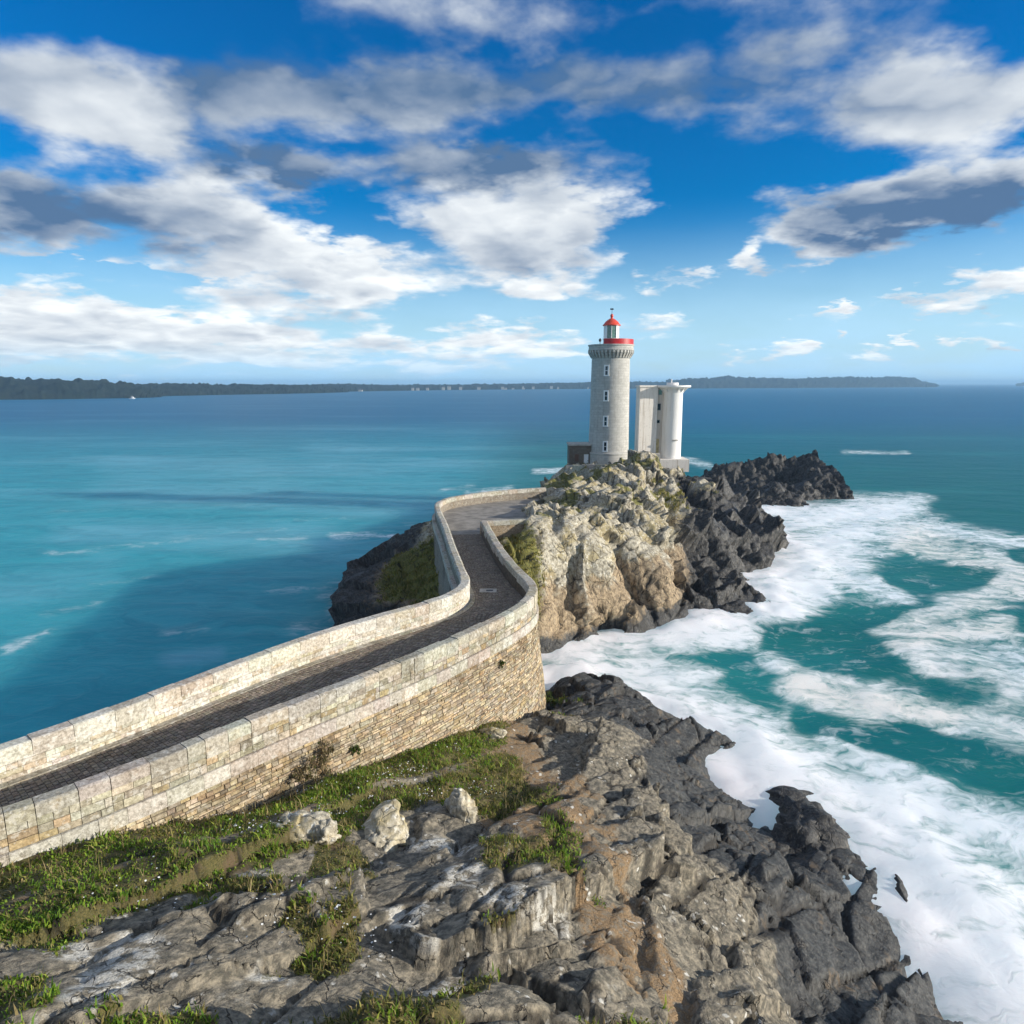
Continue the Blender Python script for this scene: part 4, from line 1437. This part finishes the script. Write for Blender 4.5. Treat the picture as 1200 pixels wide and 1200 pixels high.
# windows up the shaft
wa = math.atan2(-TY, -TX - 0.0) + math.asin(0.18) * -1
for zc in (4.9, 9.45, 14.0, 16.2):
    pass
WZ = [TZ_ for TZ_ in (4.62, 9.05, 13.35, 17.85)]
for px_w, py_t, py_b in ((710.5, 429.5, 439), (710, 459, 469), (709.5, 489, 498.5), (709.2, 518.5, 528)):
    d0 = ray(px_w, (py_t + py_b) / 2)
    rad = 3.4
    # where the line of sight meets the shaft
    A = d0[0] ** 2 + d0[1] ** 2
    Bq = -2 * (d0[0] * TX + d0[1] * TY)
    Cq = TX ** 2 + TY ** 2 - rad ** 2
    t = (-Bq - math.sqrt(Bq * Bq - 4 * A * Cq)) / (2 * A)
    hit = np.array([0, 0, CAM_Z]) + d0 * t
    zc = hit[2]
    a = math.atan2(hit[1] - TY, hit[0] - TX)
    ux, uy = math.cos(a), math.sin(a)
    tx, ty = -uy, ux

    def wbox(mb_, w0, w1, z0, z1, r0, r1):
        mb_.loft([[(TX + ux * r + tx * w, TY + uy * r + ty * w, zc + z) for w, r in ((w0, r0), (w1, r0), (w1, r1), (w0, r1))] for z in (z0, z1)])
    rr = np.interp(zc - TZ, [3.9, 9, 18.3], [3.40, 3.31, 3.17])
    f = MB()
    wbox(f, -0.42, -0.2, -0.70, 0.70, rr - 0.4, rr + 0.05)
    wbox(f, 0.2, 0.42, -0.70, 0.70, rr - 0.4, rr + 0.05)
    wbox(f, -0.42, 0.42, 0.702, 0.92, rr - 0.4, rr + 0.055)
    wbox(f, -0.45, 0.45, -0.90, -0.702, rr - 0.4, rr + 0.09)
    fo = f.build("window", M_WPAINT, lh)
    p2 = MB()
    wbox(p2, -0.199, 0.199, -0.70, 0.70, rr - 0.35, rr + 0.012)
    p2.build("pane", M_PANE, fo)
    p3 = MB()
    wbox(p3, -0.199, 0.199, -0.04, 0.04, rr - 0.3, rr + 0.025)
    p3.build("glazing_bar", M_WPAINT, fo)
# lantern
lz = TZ + 19.9
lan = (TX, TY, lz)
smooth_by_angle(MB().lathe(lan, [(1.36, 0), (1.36, 1.2), (1.44, 1.25), (1.44, 1.42), (1.2, 1.42)], 48).build("lantern_base", M_WPAINT, lh))
NP = 10
for k in range(NP):
    aa, ab = 2 * math.pi * (k + 0.3) / NP, 2 * math.pi * (k + 1.3) / NP
    am = (aa + ab) / 2
    # landward panes are blanked white, the seaward ones are glass
    rel = (math.degrees(am) - (-97)) % 360
    glass = rel < 22 or rel > 338
    m2 = MB()
    m2.loft([[(TX + r * math.cos(q), TY + r * math.sin(q), lz + z) for q, r in ((aa, 1.29), (ab, 1.29), (ab, 1.25), (aa, 1.25))] for z in (1.42, 3.45)])
    m2.build("lantern_pane", M_LENS if glass else M_WPAINT, lh)
    m2 = MB().lathe((TX + 1.31 * math.cos(aa), TY + 1.31 * math.sin(aa), lz + 1.42), [(0.05, 0), (0.05, 2.04)], 6)
    m2.build("lantern_mullion", M_WPAINT, lh)
dome = smooth_by_angle(MB().lathe(lan, [(1.34, 3.45), (1.50, 3.5), (1.50, 3.62), (1.32, 3.75), (1.05, 4.12), (0.70, 4.42), (0.38, 4.62), (0.24, 4.66)], 40).build("dome", M_DOME, lh))
smooth_by_angle(MB().lathe(lan, [(0.22, 4.64), (0.20, 4.9), (0.28, 5.05), (0.25, 5.25), (0.09, 5.4), (0.04, 5.45)], 20).build("vent_ball", M_DOME, dome))
m2 = MB().lathe(lan, [(0.03, 5.4), (0.03, 6.35)], 6)
m2.box(TX - 0.3, TX + 0.25, TY - 0.02, TY + 0.02, lz + 6.05, lz + 6.28)
m2.build("weather_vane", M_DARK, dome)

# low building at the tower's foot
hx0, hx1 = 9.75, 13.9
hut = thing("stone_outhouse", "low dark stone outhouse with flat pale roof and white door against the lighthouse foot", "building", (11.8, 116, 8))
m2 = MB()
m2.box(hx0, 12.25, 116.1, 120.1, 6.5, 11.55)
m2.box(12.25, 13.05, 116.1, 120.1, 10.1, 11.55)
m2.box(13.05, hx1, 116.1, 120.1, 6.5, 11.55)
m2.box(12.25, 13.05, 116.5, 120.1, 6.5, 10.1)
m2.build("wall", mat_masonry("outhouse_stone", 0.1, 0.2, 0.4), hut, tint=(0.16, 0.135, 0.11))
MB().box(hx0 - 0.15, hx1 + 0.1, 115.9, 120.25, 11.555, 11.85, 0.05).build("roof", M_CONC, hut)
d_ = MB().box(12.27, 13.03, 116.2, 116.28, 7.9, 10.08).build("door", M_WPAINT, hut)
MB().box(12.9, 12.98, 116.14, 116.199, 8.9, 9.05).build("handle", M_DARK, d_)
m2 = MB().box(10.7, 11.35, 116.02, 116.098, 8.9, 10.1)
wo = m2.build("window_shutter", mat_plain("brown_wood", (0.12, 0.06, 0.035), 0.7, 0, 0.3, 6.0), hut)
MB().box(hx0 - 0.5, 11.9, 115.1, 116, 6.6, 8.3, 0.05).build("step", M_CONC, hut)

# terrace wall in front of the tower
tw = thing("terrace_wall", "low pale wall edging the terrace before the lighthouse", "wall", (14.5, 112.4, 7.8))
tpath = Path([(10.2, 113.6), (13.0, 112.6), (15.5, 111.8), (18.5, 111.5)])
for a, b in split(0, tpath.L, 1.0, 1.6):
    V, Fc = cope_stone(tpath, a + .01, b - .01, 6.2, 8.62 + a * 0.07, 0, 0.5, 1)
    obj("wall_block", V, Fc, M_UP, tw, tint=vary((0.46, 0.42, 0.35)))

# ------------------------------------------------------------------ white signal tower
sx, sy = 26.75, 123.0
K = 118.0 / 800.0
sg = thing("signal_tower", "white weathered signal tower with a rounded side and flared top beside the lighthouse", "tower", (sx, sy, 8))
bx0, bx1 = sx - 4.3, sx - 1.0
zt = 21.30
mb = MB().box(bx0, bx1, sy - 0.45, sy + 1.6, 6.0, zt)
ca, sa = math.cos(R(9)), math.sin(R(9))
mb.V = [(bx1 + (x - bx1) * ca - (y - sy) * sa, sy + (x - bx1) * sa + (y - sy) * ca, z) for x, y, z in mb.V]
mb.build("slab_wall", M_STAIN, sg)
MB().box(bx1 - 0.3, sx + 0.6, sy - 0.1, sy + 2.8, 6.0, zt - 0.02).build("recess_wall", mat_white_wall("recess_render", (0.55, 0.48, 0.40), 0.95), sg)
for (wz0, wz1, wx0, wx1, mt) in ((17.3, 18.4, bx1 + 0.12, bx1 + 0.68, M_PANE), (15.0, 15.5, bx1 + 0.1, bx1 + 0.6, M_PANE), (20.0, 20.9, bx1 + 0.25, bx1 + 0.8, M_LENS)):
    fo = MB().box(wx0 - 0.08, wx1 + 0.08, sy - 0.16, sy - 0.101, wz0 - 0.1, wz1 + 0.1).build("window", M_CONC, sg)
    MB().box(wx0, wx1, sy - 0.20, sy - 0.161, wz0, wz1).build("pane", mt, fo)
MB().box(bx1 + 0.1, bx1 + 0.65, sy - 0.17, sy - 0.101, 9.6, 12.2).build("boarded_door", mat_plain("yellowed_board", (0.42, 0.33, 0.16), 0.8, 0, 0.3, 3.0), sg)
rc = (sx + 1.85, sy + 0.7, 8.0)
smooth_by_angle(MB().lathe(rc, [(1.98, -1.5), (1.86, 12.2), (1.95, 12.35), (2.15, 12.9), (3.2, 13.32), (3.2, 13.62), (0.4, 13.62)], 48).build("round_tower", M_WHITE, sg))
mb = MB().box(sx - 4.45, sx - 0.9, sy - 0.6, sy + 1.75, zt + 0.003, zt + 0.32, 0.05)
mb.V = [(bx1 + (x - bx1) * ca - (y - sy) * sa, sy + (x - bx1) * sa + (y - sy) * ca, z) for x, y, z in mb.V]
mb.box(sx - 1.2, sx + 1.0, sy - 0.2, sy + 2.7, zt + 0.001, zt + 0.315, 0.05)
mb.build("roof_slab", M_STAIN, sg)
m2 = MB().lathe((rc[0], rc[1], 21.63), [(1.05, 0), (1.05, 0.42), (0.95, 0.47)], 30)
m2.lathe((rc[0] - 0.2, rc[1], 22.095), [(0.12, 0), (0.1, 0.55), (0.04, 0.6)], 8)
m2.build("roof_cap", M_WHITE, sg)
for k in range(14):
    a = 2 * math.pi * k / 14
    ux, uy = math.cos(a), math.sin(a)
    rings = [[(rc[0] + ux * r - uy * w, rc[1] + uy * r + ux * w, rc[2] + z) for r, z in ((1.85, 12.4), (2.0, 12.4), (2.75, 13.18), (1.85, 13.18))] for w in (-0.1, 0.1)]
    MB().loft(rings).build("bracket", M_WHITE, sg)
MB().box(sx - 0.5, sx + 4.7, sy - 2.4, sy + 2.4, 6.5, 8.7, 0.06).build("plinth", M_STAIN, sg)
MB().box(sx - 2.7, sx - 0.4, sy - 2.2, sy - 1.25, 6.5, 9.75, 0.12).build("buttress", M_CONC, sg)
MB().box(rc[0] - 0.1, rc[0] + 0.9, rc[1] - 2.16, rc[1] - 1.8, 11.95, 12.12).build("ledge", M_CONC, sg)

# ------------------------------------------------------------------ rocks standing by themselves
def sea_mask(dark=1.0, och=0.3):
    def f(V):
        return np.stack([np.clip(dark - 0.35 * sstep(3, 6, V[:, 2]), 0, 1), np.full(len(V), och), np.zeros(len(V))], 1)
    return f


ISLET = [at(*p) for p in [(832, 565, 1.8), (850, 548, 4.2), (880, 538, 5.8), (905, 535, 6.4), (925, 537, 6.0), (945, 552, 4.4), (960, 568, 2.4), (985, 584, 0.2), (940, 586, 0.3), (900, 584, 0.4), (860, 578, 0.4), (905, 560, 4.4), (870, 560, 3.2), (945, 572, 2.0), (900, 573, 2.0), (825, 570, 0.3)]]
ISLET += [(36, 140, -2), (46, 143, -2.5), (58, 140, -3), (62, 128, -3), (62, 118, -3), (52, 115, -2.5), (42, 113, -2.5), (34, 112, -2.5), (28, 124, -3), (28, 135, -3), (40, 135, 2.0), (50, 134, 2.5)]
isl = Surf(ISLET)
lay_terrain("dark_islet", isl, 24, 66, 108, 148, 0.26, M_ROCK, 611, lambda P, N: np.stack([np.clip(1.0 - 0.22 * sstep(4, 6.5, P[:, 2]), 0, 1), np.full(len(P), .35), np.zeros(len(P))], 1),
            lambda P, N: np.full(len(P), 1.25), [(7.0, 1.3, 0.1, 0.6), (2.6, 1.0, 0.2, 0.9), (1.0, 0.55, 0.3, 0.9), (0.5, 0.22, 0.3, 0.9)], ST1, False, "black craggy islet in the foam behind the point", None, ((-0.5, 0.2, 0.84), 0.9, 0.6, lambda P: sstep(0.5, 2.0, P[:, 2])), 0.5)

for i, (x, y, z, size, lab) in enumerate([
        (928, 946, -0.1, (1.5, 1.0, 0.75), "dark rounded rock awash in foam off the near cliff"),
        (908, 888, -0.05, (0.7, 0.5, 0.35), "small dark rock tip breaking the foam beyond the near cliff"),
        (945, 985, -0.2, (2.4, 1.8, 1.9), "black wet rock at the foot of the near cliff")]):
    p = at(x, y, 0.0)
    rock_body("sea_rock", (p[0], p[1], z), size, 40 + i, sea_mask(1.0), M_ROCK, lab, "rock", "rocks standing in the sea", 4, 0.45, rot=0.5 * i)

for i, (x, y, zoff, size, lab, och) in enumerate([
        (350, 968, -0.12, (0.75, 0.5, 0.42), "pale lichened boulder in the grass, left of two below the wall", 0.0),
        (378, 978, -0.12, (0.50, 0.46, 0.40), "smaller greenish-white boulder, right of two below the wall", 0.0),
        (450, 978, -0.35, (1.3, 0.8, 0.8), "large white-crusted boulder with dark cracks in the grass", 0.0),
        (540, 948, -0.32, (0.7, 0.6, 0.95), "upright boulder tipped with orange lichen on the slope", 0.30),
        (577, 858, -0.12, (0.7, 0.35, 0.28), "long pale stone lying against the foot of the wall", 0.1)]):
    z = 7.5
    for _ in range(12):
        p = at(x, y, z)
        z = 0.5 * z + 0.5 * ground(p[0], p[1])
    rock_body("boulder", (p[0], p[1], z + zoff + size[2] * 0.22), size, 80 + i, (0.0, och, 0.0), M_BOULDER, lab, "boulder", "boulders on the grass slope", 5, 0.55, rot=0.7 * i, sizes=((1.3, 1.0), (0.55, 0.55), (0.22, 0.14)), stretch=np.diag([1.0, 0.8, 1.6]))


# ------------------------------------------------------------------ far coasts
def coast(name, line, thick, seed, label):
    """line: picture x, shore y, crest height in metres"""
    pts = []
    for x, y, h in line:
        p = at(x, y, 0)
        pts.append((p[0], p[1], h))
    pts = np.array(pts)
    n = 420
    t = np.linspace(0, 1, n)
    tt = np.linspace(0, 1, len(pts))
    cx, cy, ch = (np.interp(t, tt, pts[:, k]) for k in range(3))
    m = 26
    V = np.zeros((m, n, 3))
    for j in range(m):
        u = j / (m - 1)
        prof = min(1.0, (u / 0.42) ** 0.8) if u < 0.6 else max(0.0, 1 - ((u - 0.6) / 0.4) ** 2)
        V[j, :, 0] = cx * (cy + u * thick) / cy
        V[j, :, 1] = cy + u * thick
        V[j, :, 2] = ch * prof
    Q = V.reshape(-1, 3)
    k = Q[:, 2] > 0.5
    s = ch.max()
    r = fbm(Q * [1, 0.45, 2], s * 3.0, seed, 5, 0.62) - 0.5
    tr = np.maximum(0, fbm(Q, s * 0.5, seed + 7, 3) - 0.42)
    Q[:, 2] += np.where(k, r * s * 0.50 + tr * s * 0.75, -1.0)
    Q[:, 1] += r * thick * 0.1
    o = obj(name, Q, grid_faces(n, m), M_COAST)
    tag(o, label, None, None, "structure")
    return cx, cy, ch


coast("far_headland", [(-420, 472, 20), (-120, 470, 30), (0, 468.5, 25), (70, 468, 24), (120, 467, 20), (165, 466.5, 12), (190, 465.5, 3.0)], 260, 701, "dark wooded headland low on the horizon at the left")
coast("far_headland", [(120, 465.5, 18), (190, 464.3, 17), (260, 462.8, 17), (330, 461.6, 16), (380, 460.6, 15), (408, 459.6, 5)], 350, 711, "long dark coast behind the nearest wooded headland")
tc = coast("far_headland", [(380, 459.5, 16), (440, 458.4, 12), (520, 457.2, 11), (600, 456.4, 16), (660, 456, 21), (720, 455.6, 24), (800, 455.2, 24)], 700, 721, "low far shore with scattered white houses behind the lighthouse")
coast("far_headland", [(780, 455.4, 30), (850, 455, 46), (920, 454.8, 40), (980, 454.4, 44), (1040, 454, 48), (1072, 453.8, 46), (1082, 453.8, 24), (1098, 453.6, 8)], 900, 731, "long low dark coast ending in a point at the right")
coast("far_headland", [(1191, 452.6, 6), (1200, 452.5, 26), (1240, 452.4, 34), (1300, 452.4, 30)], 500, 741, "tip of a far coast at the right edge of the view")

hp = None
rh = random.Random(3)
hspots = sorted([(rh.uniform(420, 690), rh.uniform(-3, 10)) for _ in range(18)])
for i, (hx, back) in enumerate(hspots):
    p = at(hx, float(np.interp(hx, [380, 440, 520, 600, 660, 720], [459.5, 458.4, 457.2, 456.4, 456, 455.6])), 0)
    w, dpt, hh = rh.uniform(6, 11), 7.0, rh.uniform(3.0, 4.6)
    x0, y0, z0 = p[0], p[1] - 12, rh.uniform(-0.5, 7)
    ht = thing("shore_house", "tiny white house on the far low shore", "house", (x0, y0, z0), "white houses along the far shore")
    MB().box(x0 - w / 2, x0 + w / 2, y0 - dpt / 2, y0 + dpt / 2, z0 - 6, z0 + hh).build("wall", M_CONC, ht)
    m2 = MB()
    m2.add([(x0 - w / 2 - .3, y0 - dpt / 2 - .3, z0 + hh + .01), (x0 + w / 2 + .3, y0 - dpt / 2 - .3, z0 + hh + .01), (x0 + w / 2 + .3, y0 + dpt / 2 + .3, z0 + hh + .01), (x0 - w / 2 - .3, y0 + dpt / 2 + .3, z0 + hh + .01), (x0 - w / 2, y0, z0 + hh + 3.2), (x0 + w / 2, y0, z0 + hh + 3.2)],
           [(0, 1, 5, 4), (2, 3, 4, 5), (0, 4, 3), (1, 2, 5), (0, 3, 2, 1)])
    m2.build("roof", M_SLATE, ht)

# small motor boat before the left headland
bp = at(155, 467.5, 0)
bt = thing("motor_boat", "small white motor boat before the wooded headland at the left", "boat", (bp[0], bp[1], 0))
rings = []
for u, wd, zk in ((-4, 0.9, -0.3), (-3.6, 1.25, -0.5), (0, 1.4, -0.6), (2.5, 1.0, -0.5), (4.2, 0.1, 0.6)):
    rings.append([(bp[0] + u, bp[1] - wd, 1.2 + max(0, u) * 0.12), (bp[0] + u, bp[1] - wd * 0.5, zk), (bp[0] + u, bp[1] + wd * 0.5, zk), (bp[0] + u, bp[1] + wd, 1.2 + max(0, u) * 0.12)])
MB().loft(rings).build("hull", M_WPAINT, bt)
MB().box(bp[0] - 1.5, bp[0] + 1.5, bp[1] - 0.9, bp[1] + 0.9, 1.25, 3.1, 0.25).build("cabin", M_WPAINT, bt)
MB().box(bp[0] - 1.2, bp[0] + 1.2, bp[1] - 0.93, bp[1] - 0.905, 2.0, 2.6).build("window", M_PANE, bt)
MB().box(bp[0] - 0.06, bp[0] + 0.06, bp[1] - .06, bp[1] + .06, 3.1, 5.0).build("mast", M_WPAINT, bt)

# ------------------------------------------------------------------ grass and flowers
def blades(pts, nb, hmin, hmax, wid, cols, seed, lean=0.6):
    r = np.random.default_rng(seed)
    n = len(pts) * nb
    base = np.repeat(pts, nb, 0) + np.concatenate([r.normal(0, 0.07, (n, 2)), np.zeros((n, 1))], 1)
    a = r.uniform(0, 2 * np.pi, n)
    h = r.uniform(hmin, hmax, n) * np.repeat(0.55 + 1.5 * sstep(0.42, 0.68, fbm(pts, 0.9, seed + 90, 2)), nb)
    l = r.uniform(0.1, lean, n) * h
    b = r.uniform(0, 2 * np.pi, n)
    w = wid * r.uniform(0.6, 1.5, n)
    t = np.stack([np.cos(a) * w, np.sin(a) * w, np.zeros(n)], 1)
    top = base + np.stack([np.cos(b) * l, np.sin(b) * l, h], 1)
    mid = base + np.stack([np.cos(b) * l * 0.3, np.sin(b) * l * 0.3, h * 0.6], 1)
    base = base - [0, 0, 0.04]
    V = np.stack([base - t, base + t, mid + t * 0.8, top, mid - t * 0.8], 1).reshape(-1, 3)
    F = [None] * n
    i = np.arange(n) * 5
    F = np.stack([i, i + 1, i + 2, i + 4], 1)
    T = np.stack([i + 4, i + 2, i + 3, i + 3], 1)
    c = np.array(cols)[r.integers(0, len(cols), n)] * r.uniform(1.0, 2.4, (n, 1))
    return V, F, T, np.repeat(c, 5, 0)


flat = frontP.reshape(-1, 3)
gm = frontM.reshape(-1, 3)[:, 2]
inside_c = inside(flat[:, 0], flat[:, 1], CLEAR)
pr_x, pr_y = project(flat)
vis = (pr_x > -60) & (pr_x < 1260) & (pr_y < 1270) & (flat[:, 1] > 6)
pn = fbm(flat, 1.1, 301, 3)
cand = np.where(vis & ~inside_c & (gm > 0.36) & (rng.random(len(flat)) < np.clip((gm - 0.15) * 1.7, 0, 1) * (0.45 + 0.9 * sstep(0.4, 0.6, pn))))[0]
pts = flat[cand] + np.concatenate([rng.uniform(-.075, .075, (len(cand), 2)), np.zeros((len(cand), 1))], 1)
lush = sstep(0.44, 0.60, fbm(pts, 2.2, 311, 3)) + 0.35 * sstep(1.2, 0.2, np.abs((pts[:, 0] + 1.6) - 0.80 * (pts[:, 1] - 28.5)))
isl_ = rng.random(len(pts)) < np.clip(lush, 0.12, 0.95)
GREENS = [(0.085, 0.150, 0.015), (0.12, 0.185, 0.020), (0.060, 0.115, 0.014), (0.17, 0.20, 0.032), (0.15, 0.13, 0.045)]
DRY = [(0.150, 0.140, 0.036), (0.095, 0.105, 0.026), (0.20, 0.155, 0.07), (0.065, 0.08, 0.022)]


def build_blades(name, V, F, T, C, label):
    tri = np.concatenate([F[:, [0, 1, 2]], F[:, [0, 2, 3]], T[:, :3]])
    o = obj(name, V, tri, M_LEAF, tint=C)
    return tag(o, label, None, None, "stuff")


V, F, T, C = blades(pts[isl_], 7, 0.04, 0.13, 0.020, GREENS, 5, 1.5)
build_blades("grass", V, F, T, C, "lush green turf along the foot of the wall")
V, F, T, C = blades(pts[~isl_], 6, 0.02, 0.09, 0.018, DRY, 6, 1.6)
build_blades("dry_grass", V, F, T, C, "short olive and brown heath turf on the slope")

sel = rng.random(len(pts)) < 0.07
V, F, T, C = blades(pts[sel], 4, 0.14, 0.30, 0.006, [(0.30, 0.24, 0.12), (0.24, 0.18, 0.09), (0.18, 0.16, 0.06)], 7, 0.7)
build_blades("dry_stems", V, F, T, C, "thin straw-coloured dead stems standing in the turf")

# grass on the island
fl = isleP.reshape(-1, 3)
im = isleM.reshape(-1, 3)[:, 2]
ci = np.where((im > 0.42) & (fl[:, 2] < 8.6) & ~inside(fl[:, 0], fl[:, 1], CLEAR) & (rng.random(len(fl)) < 0.75))[0]
V, F, T, C = blades(fl[ci] + np.concatenate([rng.uniform(-.1, .1, (len(ci), 2)), np.zeros((len(ci), 1))], 1), 4, 0.08, 0.25, 0.035, [(0.14, 0.13, 0.03), (0.09, 0.10, 0.022), (0.19, 0.155, 0.055)], 8, 0.9)
build_blades("point_grass", V, F, T, C, "yellowish grass and moss between the rocks of the point")

# sea campion: white flowers in drifts
fv, ff = [], []
rf = np.random.default_rng(9)
for (x, y, z, n, spx) in [(290, 975, 7.6, 60, 0.5), (372, 925, 6.6, 90, 0.55), (462, 915, 6.3, 90, 0.6), (480, 905, 6.2, 60, 0.4), (505, 935, 6.7, 40, 0.35), (555, 930, 6.2, 50, 0.5), (385, 955, 7.2, 50, 0.5), (240, 960, 7.5, 40, 0.5), (420, 930, 7.0, 40, 0.4), (530, 880, 5.6, 30, 0.4), (330, 1060, 9, 60, 0.7), (180, 1050, 9, 60, 0.7), (430, 1110, 9, 60, 0.7)]:
    for _ in range(10):
        p = at(x, y, z)
        z = ground(p[0], p[1])
    for _ in range(n // 2):
        qx, qy = p[0] + rf.normal(0, spx), p[1] + rf.normal(0, spx * 0.8)
        if inside(np.array([qx]), np.array([qy]), CLEAR)[0]:
            continue
        qz = ground(qx, qy) + rf.uniform(0.12, 0.26)
        s = rf.uniform(0.014, 0.03)
        a = rf.uniform(0, 3)
        o = len(fv)
        tl = rf.uniform(-.4, .4, 2)
        fv += [(qx + s * math.cos(a + k * 1.0472), qy + s * math.sin(a + k * 1.0472), qz + s * (tl[0] * math.cos(a + k * 1.0472) + tl[1] * math.sin(a + k * 1.0472))) for k in range(6)]
        ff.append(tuple(range(o, o + 6)))
fo = obj("wild_flowers", fv, ff, mat_plain("white_petal", (0.75, 0.76, 0.72), 0.7, 0, 0.05, 5.0))
tag(fo, "white sea campion flowers scattered in the grass", None, None, "stuff")


# plants rooted in the wall and at its foot
def shrub(name, c, rad, n, cols, label, seed, flat_n=None):
    r = np.random.default_rng(seed)
    k = 16
    cen = r.normal(0, 0.55, (k, 3)) * np.array(rad)
    w = r.integers(0, k, n)
    P0 = np.array(c) + cen[w] + r.normal(0, 1, (n, 3)) * np.array(rad) * r.uniform(0.10, 0.34, (k, 1))[w]
    a = r.normal(0, 1, (n, 3)) * np.array([0.02, 0.02, 0.05])
    b = r.normal(0, 1, (n, 3)) * 0.018
    V = np.stack([P0 - a, P0 + b, P0 + a, P0 - b], 1).reshape(-1, 3)
    i = np.arange(n) * 4
    F = np.stack([i, i + 1, i + 2, i + 3], 1)
    C = np.repeat(np.array(cols)[r.integers(0, len(cols), n)] * r.uniform(0.6, 1.3, (n, 1)), 4, 0)
    t = thing(name, label, "plant", tuple(c))
    obj("foliage", V, F, M_LEAF, t, tint=C)
    m = MB()
    for k in range(7):
        e = np.array(c) + r.normal(0, 1, 3) * np.array(rad) * 0.5
        bse = np.array(c) - np.array([0, 0, rad[2] * 0.8])
        m.loft([[tuple(bse + np.array(q) * 0.02) for q in ((1, 0, 0), (-.5, .87, 0), (-.5, -.87, 0))], [tuple(e + np.array(q) * 0.006) for q in ((1, 0, 0), (-.5, .87, 0), (-.5, -.87, 0))]])
    m.build("stem", mat_plain("stem", (0.09, 0.065, 0.04), 0.9), t)


OLIVE = [(0.17, 0.14, 0.07), (0.24, 0.19, 0.10), (0.10, 0.11, 0.035), (0.28, 0.21, 0.12)]
GRN = [(0.05, 0.09, 0.012), (0.08, 0.12, 0.02), (0.11, 0.12, 0.035)]


def on_wall(x, y):
    """the point of the right-hand wall face seen at x, y"""
    best = None
    for z in np.arange(1.5, 10, 0.02):
        p = at(x, y, z)
        s = R_IN.near(p[0], p[1])
        q = R_IN.off(s, r_off(z))
        d = np.hypot(*(q - p[:2]))
        if best is None or d < best[0]:
            best = (d, (q[0], q[1], z))
    return np.array(best[1])


for i, (x, y, rad, n, cols, lab) in enumerate([
        (372, 888, (0.45, 0.35, 0.5), 1400, OLIVE, "dry brown scrub climbing the wall above the grass"),
        (352, 905, (0.4, 0.3, 0.3), 900, OLIVE, "low dry scrub at the wall foot beside the climbing scrub"),
        (415, 876, (0.2, 0.15, 0.16), 260, GRN, "small green tuft rooted in the wall left of its middle"),
        (586, 777, (0.16, 0.13, 0.16), 240, GRN, "small green plant growing just under the string course"),
        (205, 965, (0.35, 0.3, 0.2), 600, OLIVE, "straw-coloured weeds at the wall foot near the left edge"),
        (648, 820, (0.6, 0.5, 0.35), 900, GRN, "green plants at the foot of the wall's rounded corner")]):
    c = on_wall(x, y)
    s = R_IN.near(c[0], c[1])
    c[:2] += R_IN.nrm(s) * 0.1
    shrub("wall_plant", tuple(c), rad, n, cols, lab, 500 + i)


# ------------------------------------------------------------------ sea air
hm = bpy.data.materials.new("sea_air")
hm.use_nodes = True
hg = NT(hm.node_tree)
hg.n.remove(hg.n['Principled BSDF'])
pvn = hg.add('VolumePrincipled')
pvn.inputs['Color'].default_value = (0.40, 0.70, 1.0, 1)
pvn.inputs['Density'].default_value = 0.00015
pvn.inputs['Anisotropy'].default_value = 0.0
hg.l.new(pvn.outputs[0], hg.n['Material Output'].inputs['Volume'])
hz = MB().box(-16500, 16500, -2600, 16500, -8, 70).build("haze", hm)
tag(hz, "thin blue sea haze over the whole bay", None, None, "stuff")
scene.cycles.volume_bounces = 0
scene.cycles.volume_step_rate = 1.0
